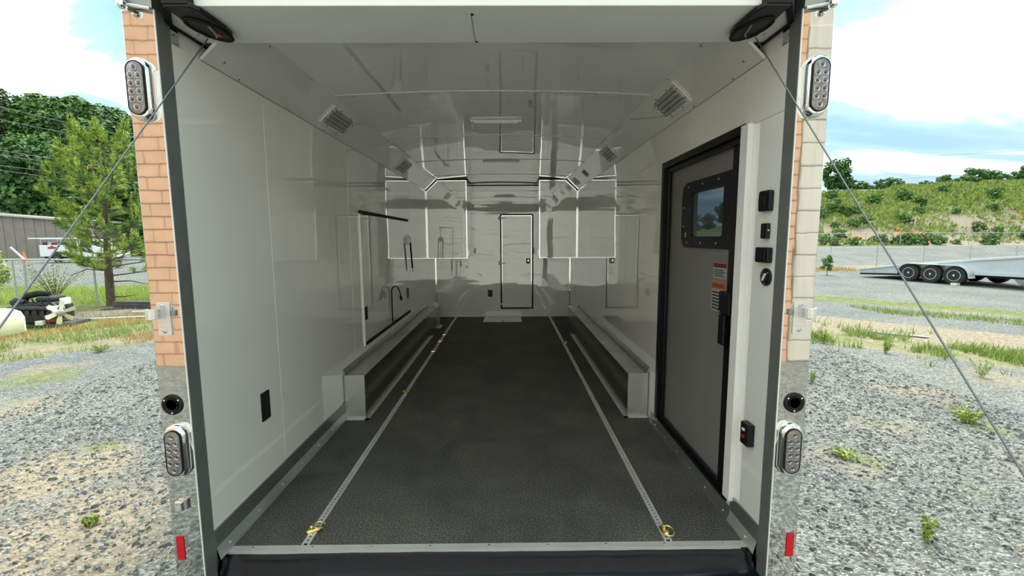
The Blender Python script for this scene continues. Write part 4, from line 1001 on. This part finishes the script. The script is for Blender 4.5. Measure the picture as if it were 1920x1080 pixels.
e = empty('service_truck', (-41.2, 38, GZ), 'white service truck with ladder rack parked before the metal building', 'truck')
def P2(pts, y0, y1, nm, mt, par=e, **k): return MB().prism(pts, y0, y1, 'y').build(nm, mt, par, **k)
P2([(.15, .55), (.15, 1.55), (3.2, 1.55), (3.2, .55), (2.1, .55), (1.95, .85), (1.6, 1.0), (1.25, .85), (1.1, .55)], -.95, .95, 'service_body', truckw_m, bevel=.03)
cab = P2([(3.3, .5), (3.3, 1.35), (3.5, 1.95), (3.75, 2.05), (4.55, 2.02), (5.1, 1.38), (6.3, 1.22), (6.45, .95), (6.45, .45)], -.95, .95, 'cab', truckw_m, bevel=.05)
P2([(3.75, 1.35), (3.8, 1.9), (4.45, 1.9), (4.75, 1.35)], -.975, -.93, 'side_window', dglass_m, cab)
P2([(4.60, 1.95), (5.12, 1.41), (5.09, 1.38), (4.55, 1.93)], -.85, .85, 'windscreen', dglass_m, cab)
P2([(.15, .38), (6.3, .38), (6.3, .55), (.15, .55)], -.6, .6, 'chassis', black_m)
for x in (1.6, 5.35):
    for y in (-.86, .86):
        w_ = MB(frame_mat((x, y, .38), (1, 0, 0), (0, 0, 1))).lathe([(.2, -.12), (.36, -.12), (.38, -.09), (.38, .09), (.36, .12), (.2, .12)], 20).build('wheel', tyre_m, e, smooth=True)
        MB(frame_mat((x, y, .38), (1, 0, 0), (0, 0, 1))).lathe([(.22, -.10), (.2, .125), (.08, .10), (.05, .13)], 14).build('hub', steel_m, w_, smooth=True)
b = MB()
for y in (-.85, .85): b.tube([(.2, y, 2.08), (5.0, y, 2.08)], .035, 6)
for x in (.25, 1.7, 3.2): b.tube([(x, -.85, 1.5), (x, -.85, 2.08), (x, .85, 2.08), (x, .85, 1.5)], .03, 6)
b.build('ladder_rack', steel_m, e)
MB().box((-.9, -.8, 2.10), (3.1, -.55, 2.2)).build('ladder', white_m, e)
for k in range(4): MB().box((.35 + k*.42, -.8, 1.56), (.70 + k*.42, -.4, 1.78 + .05*(k % 2))).build('tool_bin', [engb_m, steel_m, engr_m, black_m][k], e)
MB().box((.9, -.965, 1.22), (1.7, -.952, 1.40)).build('red_logo_bar', redp_m, e, label='dull red lettering bar')
MB().box((1.15, -.965, 1.40), (1.4, -.952, 1.50)).build('red_emblem', redp_m, e)
e = empty('traffic_cone', (-43.5, 38, GZ), 'orange and white traffic cone near the fence line left of the truck', 'cone')
MB().box((-.28, -.28, 0), (.28, .28, .05)).build('base', cone_m, e)
MB().lathe([(.2, .05), (.05, .92), (.03, .93)], 16).build('body', cone_m, e, smooth=True)
MB().lathe([(.142, .36), (.112, .52), (.112, .52), (.142, .36)], 16).build('stripe', white_m, e); MB().lathe([(.098, .60), (.075, .72)], 16).build('stripe', white_m, e)

# ---- power lines
wires = [((-68.1, 19.4), (-45.0, 14.1)), ((-68.4, 17.75), (-45.0, 13.2)), ((-68.9, 13.7), (-45.0, 10.1)), ((-69.0, 13.1), (-45.0, 9.85)), ((-69.2, 11.7), (-45.0, 9.0)), ((-69.25, 11.1), (-45.0, 7.8))]
for wi, (a, b_) in enumerate(wires):
    n_ = 14; pts = []
    for i in range(-8, n_ + 1):
        t = i / n_; pts.append((a[0] + (b_[0]-a[0])*t, 55.0, (a[1] + (b_[1]-a[1])*t) * .925 + .1 - .5 * (t * (1 - t))))
    tag(MB().tube([(p[0]*.925, p[1], p[2]) for p in pts], .022, 5).build('power_line', wirew_m), ('topmost', 'second from the top', 'third from the top', 'fourth from the top', 'second lowest', 'lowest')[wi] + ' of the thin overhead lines crossing the wooded hillside', 'cable', 'overhead lines before the woods')
for wl, (a, b_) in (('upper', ((44.2, 11.6), (100, 14.8))), ('lower', ((44.2, 8.9), (100, 11.6)))):
    tag(MB().tube([(a[0] + (b_[0]-a[0])*t/12, 60, a[1] + (b_[1]-a[1])*t/12) for t in range(13)], .02, 5).build('power_line', wirew_m), wl + ' faint overhead line in the sky above the bank', 'cable', 'overhead lines above the bank')

# ---- pine by the fence
def pine(loc, h, lbl):
    rng = random.Random(77); e = empty('pine_tree', loc, lbl, 'tree')
    MB().tube([(-.02, 0, -.1), (.02, 0, h*.25), (.10, 0, h*.55), (.25, 0, h*.93)], [.115, .095, .06, .02], 9).build('trunk', bark_m, e, smooth=True)
    tw = MB(); light = MB(); dark = MB()
    def tuft(b, p, d, ln, n, r):
        d = d.normalized(); a = d.cross(Vector((.3, .2, 1))).normalized(); c = d.cross(a)
        for _ in range(n):
            t = rng.random(); q = rng.uniform(0, 6.28); sp = (a*cos(q) + c*sin(q)); base = p + d * (ln * t)
            tip = base + (sp * rng.uniform(.55, 1.0) + d * rng.uniform(.5, 1.1)) * r
            sd = sp.cross(d).normalized() * .010
            k = len(b.v); b.v += [tuple(base - sd), tuple(base + sd), tuple(tip)]; b.f.append((k, k+1, k+2))
    nb = 44
    for i in range(nb):
        t = (i + .5) / nb; z = h * (.17 + .80 * t); a = i * 2.399 + rng.uniform(-.3, .3)
        reach = 1.5 * (1 - t) ** .6 * rng.uniform(.65, 1.15) + .25
        if cos(a) < .2 and t < .45: reach *= .50 + .5 * t
        if t < .40 and cos(a) >= .2: reach *= 1.05
        p0 = Vector((.25 * z / h * .9, 0, z)); up = .25 + .55 * t
        mid = p0 + Vector((cos(a), sin(a), up * .5)) * reach * .6; end = p0 + Vector((cos(a), sin(a), up)) * reach
        tw.tube([p0, mid, end], [.022, .014, .007], 5)
        for j in range(5):
            f_ = .35 + .65 * j / 4; q = p0.lerp(mid, min(1, f_*2)) if f_ < .5 else mid.lerp(end, (f_-.5)*2)
            for s_ in (-1, 1):
                sd = Vector((-sin(a)*s_, cos(a)*s_, .15)) * (.35 * reach * (1.15 - f_)) + Vector((cos(a), sin(a), .35)) * .22
                tw.tube([q, q + sd], [.007, .004], 4)
                tuft(dark if rng.random() < .6 else light, q + sd * .35, sd, sd.length * .75, 34, .14)
                e2 = q + sd
                if rng.random() < .75: tuft(light, e2, Vector((rng.uniform(-.2, .2), rng.uniform(-.2, .2), 1)), .28, 44, .085)
        tuft(light, end, Vector((cos(a)*.4, sin(a)*.4, 1)), .42, 80, .085)
    tuft(light, Vector((.25, 0, h*.92)), Vector((0, 0, 1)), .5, 120, .12)
    tw.build('branches', bark_m, e); light.build('light_needles', needle_m, e, kind='stuff'); dark.build('dark_needles', needle2_m, e, kind='stuff')
    for (x1, z1, x2, z2) in ((.7, .75, 1.5, .62), (-.5, 1.1, -1.0, .9), (.5, .28, .95, .35)): MB().tube([(0, 0, z1 * .95), (x1, -.1, z1), (x2, -.2, z2)], [.025, .016, .006], 5).build('bare_branch', bark_m, e)
    return e
pine((-11.75, 11.15, GZ), 4.95, 'young light green pine leaning over the chain link fence')
# second small pine clump at the left picture edge and wispy bush by the fence
rng = random.Random(4)
e = empty('leafy_sapling', (-14.6, 12.3, GZ), 'wispy young leafy tree behind the fence at the far left', 'tree'); e.scale = (1.25, 1, .78)
b = MB(); lf = MB()
for i in range(26):
    a = rng.uniform(0, 6.28); L_ = rng.uniform(.9, 1.7); lean = rng.uniform(.15, .75)
    p = [Vector((0, 0, 0)), Vector((cos(a)*lean*.4, sin(a)*lean*.4, L_*.5)), Vector((cos(a)*lean, sin(a)*lean, L_))]
    b.tube(p, [.014, .009, .003], 4)
    for j in range(7): leaf_quads(lf, p[1].lerp(p[2], j/6), (.12, .12, .08), 3, .032, rng)
b.build('stems', bark_m, e); lf.build('leaves', brush_m, e, kind='stuff')
bs2 = make_tree('roadside_bush', 31, 1.7, 2.6, brush_m, 'yellow green bush at the left picture edge above the fence rail', None, 10, 160, .08, trunk=False, base=.15)
bs2.location = (-18.5, 13.6, GZ - .1); bs2.scale = (.9, .9, .95)
t_ = make_tree('young_tree', 32, .95, .62, leafB, 'small young tree standing alone by the yard fence near the right post', None, 9, 80, .045, trunk=True, base=.3)
t_.location = (16.15, 20.0, GZ); 

# ---- old engine on a pallet, tank, lumber
e = empty('old_engine', (-10.45, 8.15, GZ), 'greasy black diesel engine with a cream fan lying by the fence', 'engine'); e.rotation_euler = (0, 0, radians(14)); e.scale = (.92, 1, .95)
MB().box((-.68, -.35, .02), (.62, .35, .08)).build('skid', lumber_m, e)
MB().prism([(-.62, .12), (-.66, .42), (-.50, .60), (.22, .60), (.34, .48), (.34, .16), (.1, .08), (-.5, .08)], -.27, .27, 'y').build('block', engb_m, e, bevel=.04)
for k in range(6): MB().box((-.58 + k*.145, -.31, .30), (-.49 + k*.145, -.26, .42)).build('exhaust_port', engb_m, e, bevel=.01)
MB().tube([(-.60, -.30, .46), (-.2, -.33, .47), (.2, -.31, .44)], .055, 10).build('exhaust_manifold', engb_m, e, smooth=True)
MB().tube([(-.42, -.10, .62), (-.34, -.12, .74), (-.12, -.10, .79), (.08, -.06, .77)], [.07, .08, .075, .06], 12).build('intake_hose', rubber_m, e, smooth=True)
MB().tube([(-.66, -.05, .55), (-.50, -.2, .66), (-.30, -.24, .60)], .06, 10).build('turbo_pipe', engb_m, e, smooth=True)
MB().lathe([(.10, 0), (.12, .03), (.12, .09), (.06, .13)], 14, (-.52, -.15, .56)).build('turbo_housing', engb_m, e, smooth=True)
MB().box((-.12, -.22, .60), (.24, .20, .70)).build('valve_cover', engb_m, e, bevel=.03)
for k in range(5): MB().tube([(-.45 + k*.14, -.2, .60), (-.43 + k*.14, -.26, .68), (-.36 + k*.14, -.27, .56)], .014, 6).build('fuel_pipe', rubber_m, e)
MB().box((.16, -.30, .26), (.36, -.05, .50)).build('front_cover', white_m, e, bevel=.03)
MB().box((.10, -.33, .10), (.34, -.02, .26)).build('pump_housing', engr_m, e, bevel=.03)
MB().box((.30, -.14, .50), (.40, .10, .66)).build('thermostat_housing', white_m, e, bevel=.02)
MB().box((-.06, -.40, .06), (.10, -.28, .17)).build('white_canister', white_m, e, bevel=.02)
MB().tube([(.36 + .0*k, -.20 + .10*cos(k*pi/10), .33 + .17*sin(k*pi/10)) for k in range(20)], .012, 6, closed=True).build('fan_belt', rubber_m, e)
Mf = frame_mat((.44, -.34, .34), Vector((.80, .60, 0)), (0, 0, 1))
MB(Mf).lathe([(.085, -.02), (.085, .02), (.055, .03), (.05, .05), (.02, .055)], 20).build('fan_hub', steel_m, e, smooth=True)
for k in range(6):
    a = k * pi / 3 + .35
    bl = MB(Mf); u = Vector((cos(a), sin(a), 0)); w_ = Vector((-sin(a), cos(a), 0))
    pts = [u*.07 - w_*.03 + Vector((0, 0, -.02)), u*.17 - w_*.05 + Vector((0, 0, -.03)), u*.265 - w_*.05 + Vector((0, 0, -.03)), u*.28 + w_*.02, u*.24 + w_*.05 + Vector((0, 0, .02)), u*.07 + w_*.03 + Vector((0, 0, .01))]
    bl.hull([tuple(p) for p in pts], [tuple(p + Vector((0, 0, .008))) for p in pts]).build('fan_blade', cream_m, e)
MB().cyl((.34, -.2, .34), (.46, -.33, .34), .03, 10).build('fan_shaft', steel_m, e)
e = empty('plastic_tank', (-10.72, 6.9, GZ), 'cream plastic tank with rounded corners at the left picture edge', 'tank')
MB().loft([[(p[0]*1.0, p[1], z) for p in rrect(w_, dd, .12, 4)] for w_, dd, z in ((1.22, .84, .0), (1.28, .9, .04), (1.28, .9, .34), (1.22, .84, .46), (1.05, .68, .53), (.8, .45, .55))]).build('shell', cream_m, e, smooth=True)
MB().lathe([(.10, .54), (.10, .59), (.08, .61)], 18, (-.2, 0, 0)).build('cap', white_m, e, smooth=True)
for k in range(2): MB().box((-.35 + .6*k, -.458, .05), (-.33 + .6*k, -.449, .42)).build('moulded_rib', cream_m, e)
# boards and lumber
rng = random.Random(8)
e = empty('board_stack', (-9.3, 10.35, GZ), 'stack of dark weathered boards lying under the pine beside the fence', 'lumber')
for k in range(9):
    z = .0 + .055 * (k // 2); a = rng.uniform(-.08, .08)
    MB(Matrix.Translation((rng.uniform(-.2, .2), -.25 + .28*(k % 2) + rng.uniform(-.05, .05), z)) @ Matrix.Rotation(a, 4, 'Z')).box((-1.5, -.12, 0), (1.6, .12, .045)).build('board', lumber_m, e)
tag(MB(Matrix.Translation((-10.0, 9.55, GZ + .03)) @ Matrix.Rotation(radians(25), 4, 'Z') @ Matrix.Rotation(radians(3), 4, 'X')).box((-1.0, -.45, 0), (1.7, .40, .03)).build('sheet_panel', sheetp_m), 'weathered grey flat panel lying on the grass right of the engine', 'panel')
tag(MB().tube([(-10.2, 8.55, GZ + .06), (-9.2, 8.75, GZ + .07), (-8.3, 8.95, GZ + .06)], .018, 8).build('white_pipe', white_m, smooth=True), 'thin white pipe lying in the dry grass, nearer of two', 'pipe')
tag(MB().tube([(-9.6, 9.35, GZ + .10), (-8.6, 9.6, GZ + .11), (-7.6, 9.85, GZ + .10)], .014, 8).build('white_pipe', white_m, smooth=True), 'thin pale pipe lying beyond the first one, nearer the boards', 'pipe')
tag(MB().box((-9.4, 8.95, GZ), (-8.0, 9.15, GZ + .06)).build('loose_board', lumber_m), 'single dark board lying behind the nearer white pipe', 'board')

# ---- long tilt-bed trailer, right
ang = math.atan2(-.968, .25); e = empty('equipment_trailer', (17.6, 16.9, GZ), 'long aluminium tilt bed trailer with three wheels in view on the right', 'trailer'); e.rotation_euler = (0, 0, ang)
# local x = towards its front (nearer, right), local -y = side facing the yard/camera
def PT(pts, y0, y1, nm, mt, par=None, **k): return MB().prism(pts, y0, y1, 'y').build(nm, mt, par or e, **k)
W0 = -.02; W1 = 2.3
PT([(-2.15, .17), (-2.25, .33), (-.6, .62), (2.35, .98), (9.5, 1.85), (9.5, .62), (2.0, .42), (-.45, .20)], W0 + .03, W0 + .07, 'side_panel', deckalu_m)
PT([(-2.25, .33), (-2.25, .40), (-.6, .68), (2.35, 1.08), (9.5, 1.97), (9.5, 1.87), (2.35, .99), (-.6, .60)], W0 - .05, W1, 'deck', MATS['pale_trailer_aluminium'], bevel=.01)
PT([(-2.15, .13), (-2.2, .20), (-.45, .30), (-.45, .22)], W0 - .03, W1, 'tail_edge', black_m)
PT([(2.15, .44), (2.15, .56), (9.5, .66), (9.5, .52)], W0 - .06, W0 + .08, 'side_rail', deckalu_m)
PT([(-.2, .30), (9.4, .42), (9.4, .50), (-.2, .38)], .35, W1 - .35, 'chassis', black_m)
for yy in (.9, 1.7): 
    for x in (3.0, 4.6, 6.2): PT([(x, .05), (x + .3, .42), (x - .3, .42)], yy, yy + .06, 'support_leg', steel_m)
fd = []
for k in range(0, 9): fd.append((-.42 + .0 + .42*(1 - cos(pi*k/16)), .36 + .43*sin(pi*k/16)))
top = [(-.44, .30)] + fd + [(1.7, .79)] + [(1.70 + .42*sin(pi*k/16), .36 + .43*cos(pi*k/16)) for k in range(1, 9)] + [(2.14, .30)]
low = [(x + (.03 if x < .8 else -.03), z - .03 if z > .35 else z) for x, z in top]
vs_o = top + low[::-1]
MB().prism(vs_o, W0 - .30, W0 + .04, 'y').build('fender', deckalu_m, e)
for x in (0.0, .80, 1.60):
    for y, far in ((W0 - .12, 0), (W1 + .1, 1)):
        M = frame_mat((x, y, .375), (1, 0, 0), (0, 0, 1))
        w_ = MB(M).lathe([(.22, -.11), (.34, -.115), (.372, -.09), (.378, -.03), (.378, .03), (.372, .09), (.34, .115), (.22, .11)], 28).build('wheel', tyre_m, e, smooth=True)
        if not far:
            MB(M).lathe([(.225, .0), (.225, .112), (.205, .112), (.19, .06), (.10, .055), (.08, .085), (.045, .10), (.04, .12), (.01, .125)], 24).build('rim', chrome_m, w_, smooth=True)
            for q in range(8): MB(M).cyl((.145*cos(q*pi/4), .145*sin(q*pi/4), .04), (.145*cos(q*pi/4), .145*sin(q*pi/4), .066), .028, 8).build('rim_hole_disc', hole_m, w_)  # solid near-black discs painted as the shaded openings of the rim
MB().box((1.62, -.42, 0), (1.82, -.22, .09)).build('wheel_chock', MATS['cream_poly'], e)

# ---- cream and salmon block building behind the photographer (mirrored in the posts and panels)
bx0, bx1, by, bh = -16.0, 12.0, -4.7, 5.2
e = empty('block_building', (0, by, GZ), 'salmon block building with a wide cream door behind the camera', 'building')
MB().box((bx0, -.35, 0), (bx1, -6.0, bh)).build('wall_core', mortar_m, e)
def blocks(x0, x1, z0, z1):
    b = MB(); z = z0; r = 0
    while z < z1 - .02:
        x = x0 - (.2 if r % 2 else 0)
        while x < x1 - .01:
            b.box((max(x0, x) + .007, -.36, z + .007), (min(x1, x + .4) - .007, -.30, min(z1, z + .19) - .007)); x += .4
        z += .19; r += 1
    o = b.build('block', brown_m, e); o['kind'] = 'stuff'
blocks(bx0, -3.9, 0, bh); blocks(3.7, 4.42, 0, bh); blocks(-3.9, 3.7, 4.97, bh)
beige_m = simple('beige_siding', (0.56, 0.51, 0.43), 0.5, var=0.12, scale=1.5, aniso=(6, 1, .4))
for (x0, x1) in ((-3.85, 3.65), (4.45, bx1)):
    if x0 > 0: door_cream = beige_m
    MB().box((x0, -.352, 0), (x1, -.345, bh)).build('door_backing', door_cream, e)
    for k in range(15): MB().box((x0, -.345, .01 + k*.33), (x1, -.31 + .006*(k % 2), .33 + k*.33)).build('door_panel', door_cream, e, bevel=.012)

# ---- near ground detail: loose stones, weeds, grass
ico = []
def stones(n, seed):
    rng = random.Random(seed); b = MB()
    for _ in range(n):
        side = rng.choice((-1, 1)); r = 1.45 + 4.2 * rng.random() ** 1.2; x = side * r; y = rng.uniform(-1.2, 5.5)
        if abs(x) < 1.4: continue
        s1 = rng.uniform(.006, .017) * (1.5 if rng.random() < .06 else 1); z = height(x, y) + s1 * .25; a = rng.uniform(0, 6.28); sx_ = s1 * rng.uniform(.9, 1.9); sy_ = s1 * rng.uniform(.6, 1.1); h = s1 * rng.uniform(.5, 1.0)
        k = len(b.v); ca, sa = cos(a), sin(a)
        def q(u, v, w): return (x + u*ca*sx_ - v*sa*sy_, y + u*sa*sx_ + v*ca*sy_, z + w*h)
        b.v += [q(-1, -.3, -.6), q(.1, -1, -.6), q(1, .1, -.6), q(-.1, 1, -.6), q(-.5, -.4, 1), q(.6, -.3, .9), q(.3, .6, 1.1)]
        b.f += [(k, k+1, k+5, k+4), (k+1, k+2, k+5), (k+2, k+6, k+5), (k+2, k+3, k+6), (k+3, k, k+4, k+6), (k+4, k+5, k+6)]
    return b
o = stones(30000, 2).build('loose_gravel', stone_m); tag(o, 'loose crushed grey stones scattered beside the trailer', 'gravel', kind='stuff')
def blades(b, x, y, n, r, h, rng, w=.006):
    for _ in range(n):
        a = rng.uniform(0, 6.28); q = r * math.sqrt(rng.random()); px2 = x + q*cos(a); py2 = y + q*sin(a); z = height(px2, py2); hh = h * rng.uniform(.4, 1.1); la = rng.uniform(0, 6.28); ln = hh * rng.uniform(.1, .6)
        k = len(b.v); ww = w * rng.uniform(.7, 1.4)
        b.v += [(px2 - ww*cos(a), py2 - ww*sin(a), z), (px2 + ww*cos(a), py2 + ww*sin(a), z), (px2 + ln*cos(la), py2 + ln*sin(la), z + hh)]; b.f.append((k, k+1, k+2))
rng = random.Random(6); g1 = MB(); g2 = MB(); g3 = MB()
for _ in range(2600):      # verge, left
    y = rng.uniform(4.5, 11.0); s_ = rng.uniform(12.9, 21.0); x = -(s_ - y)
    if not (-14.5 < x < -5.5): continue
    if abs(x + 10.4) < .9 and abs(y - 8.15) < .45: continue
    dry = mnoise.noise(Vector((x*.55, y*.55, 2))) + .45 * sm(15.0, 17.3, s_)
    if mnoise.noise(Vector((x*.9, y*.9, 5))) + .35 * sm(12.9, 15.5, s_) < .0: continue
    blades(g2 if dry > .22 else g1, x, y, 11, .16, rng.uniform(.08, .20), rng, .005)
for _ in range(2600):      # bright grass behind the fence, left
    x = rng.uniform(-20, -8); y = rng.uniform(11.5, 15.6); blades(g3, x, y, 9, .25, .30, rng, .008)
for _ in range(2200):       # weedy strip, right
    s_ = rng.gauss(12.9, .75); x = rng.uniform(5.2, 11); y = s_ - x
    if mnoise.noise(Vector((x*1.3, y*1.3, 5))) < .02: continue
    blades(g1, x, y, 7, .07, rng.uniform(.08, .22), rng, .007)
for _ in range(600):
    x = rng.uniform(9.5, 14); y = 19.0 + rng.uniform(-.6, .6) - x; blades(g1, x, y, 6, .1, .14, rng, .006)
for _ in range(500):       # moss green strip and fence foot
    x = rng.uniform(12, 20); y = rng.uniform(22.4, 24.5); blades(g2, x, y, 8, .2, .25, rng, .009)
for _ in range(340):       # sparse sprigs in the near gravel
    x = rng.choice((-1, 1)) * rng.uniform(1.9, 6.5); y = rng.uniform(-.6, 5); blades(g1 if rng.random() < .6 else g2, x, y, 4, .06, .045, rng, .003)
tag(g1.build('green_grass', grass_m), 'short green grass and weeds growing through the gravel', 'grass', kind='stuff')
tag(g2.build('dry_grass', straw_m), 'straw coloured dry grass along the verge', 'grass', kind='stuff')
tag(g3.build('bright_grass', foliage('bright_meadow_grass', (.24, .36, .05), (.58, .66, .16))), 'bright yellow green grass behind the chain link fence', 'grass', kind='stuff')
# single weeds that can be told apart
def weed(x, y, h, n, spread, lbl, seed, flower=False):
    rng = random.Random(seed); e = empty('weed', (x, y, height(x, y)), lbl, 'plant', 'single weeds in the gravel'); st = MB(); lf = MB(); fl2 = MB()
    for i in range(n):
        a = rng.uniform(0, 6.28); ln = spread * rng.uniform(.2, 1); hh = h * rng.uniform(.6, 1.05); p0 = Vector((rng.uniform(-.02, .02), rng.uniform(-.02, .02), 0)); p1 = Vector((ln*cos(a), ln*sin(a), hh))
        st.tube([p0, p0.lerp(p1, .5) + Vector((0, 0, hh*.08)), p1], [.003, .0025, .001], 4)
        for j in range(7): leaf_quads(lf, p0.lerp(p1, .25 + j*.11), (.022, .022, .02), 3, .018, rng, flat=.6)
        if flower and i < 3: leaf_quads(fl2, p1, (.012, .012, .008), 8, .010, rng)
    st.build('stems', grass_m, e); lf.build('leaves', grass_m, e, kind='stuff')
    if flower: fl2.build('flower', simple('yellow_petals', (.85, .7, .05), .6) if 'yellow_petals' not in MATS else MATS['yellow_petals'], e)
weed(4.86, 2.42, .17, 22, .20, 'bushy weed with a yellow flower in the gravel near the right cable', 1, True)
weed(4.15, 3.75, .16, 6, .04, 'thin upright weed in the gravel beyond the right post', 2)
weed(2.78, .70, .17, 9, .05, 'tall thin weed in the gravel at the lower right', 3)
weed(3.05, 1.75, .06, 12, .12, 'flat green weed in the gravel beside the lower right lamp', 4)
weed(6.35, 5.15, .26, 16, .12, 'dense green weed clump at the near edge of the weedy strip', 5)
weed(5.85, 5.9, .22, 13, .14, 'yellow flowering weed clump on the left part of the weedy strip', 6, True)
weed(6.0, 6.15, .28, 12, .10, 'tall leafy weed behind the yellow flowering clump', 7, True)
weed(6.6, 3.9, .30, 10, .20, 'spindly branching weed at the right picture edge', 8)
weed(-7.0, 5.6, .16, 16, .22, 'low green weed clump at the left edge of the gravel', 9)
weed(-6.4, 6.3, .26, 12, .12, 'taller green weed near the dry grass by the left post', 10)
weed(-7.6, 4.3, .20, 9, .08, 'small yellow flowering weed at the left picture edge', 12, True)
weed(-3.9, 1.25, .07, 9, .05, 'tiny sprig in the tan dirt at the lower left', 13)
weed(-2.75, .9, .07, 9, .05, 'tiny sprig beside the foot of the left post', 14)
b = MB(); pts = [(7.70 + .42*cos(a) * (1 + .15*sin(3*a)) , 6.55 - .40*cos(a)*.8 + .10*sin(a)) for a in [2*pi*k/26 for k in range(26)]]
b.add([(p[0], p[1], height(p[0], p[1]) * 0 + GZ + .022) for p in pts], [tuple(range(26))])
tag(b.build('puddle', water_m), 'narrow shallow puddle in the tan dirt beyond the weeds', 'puddle')
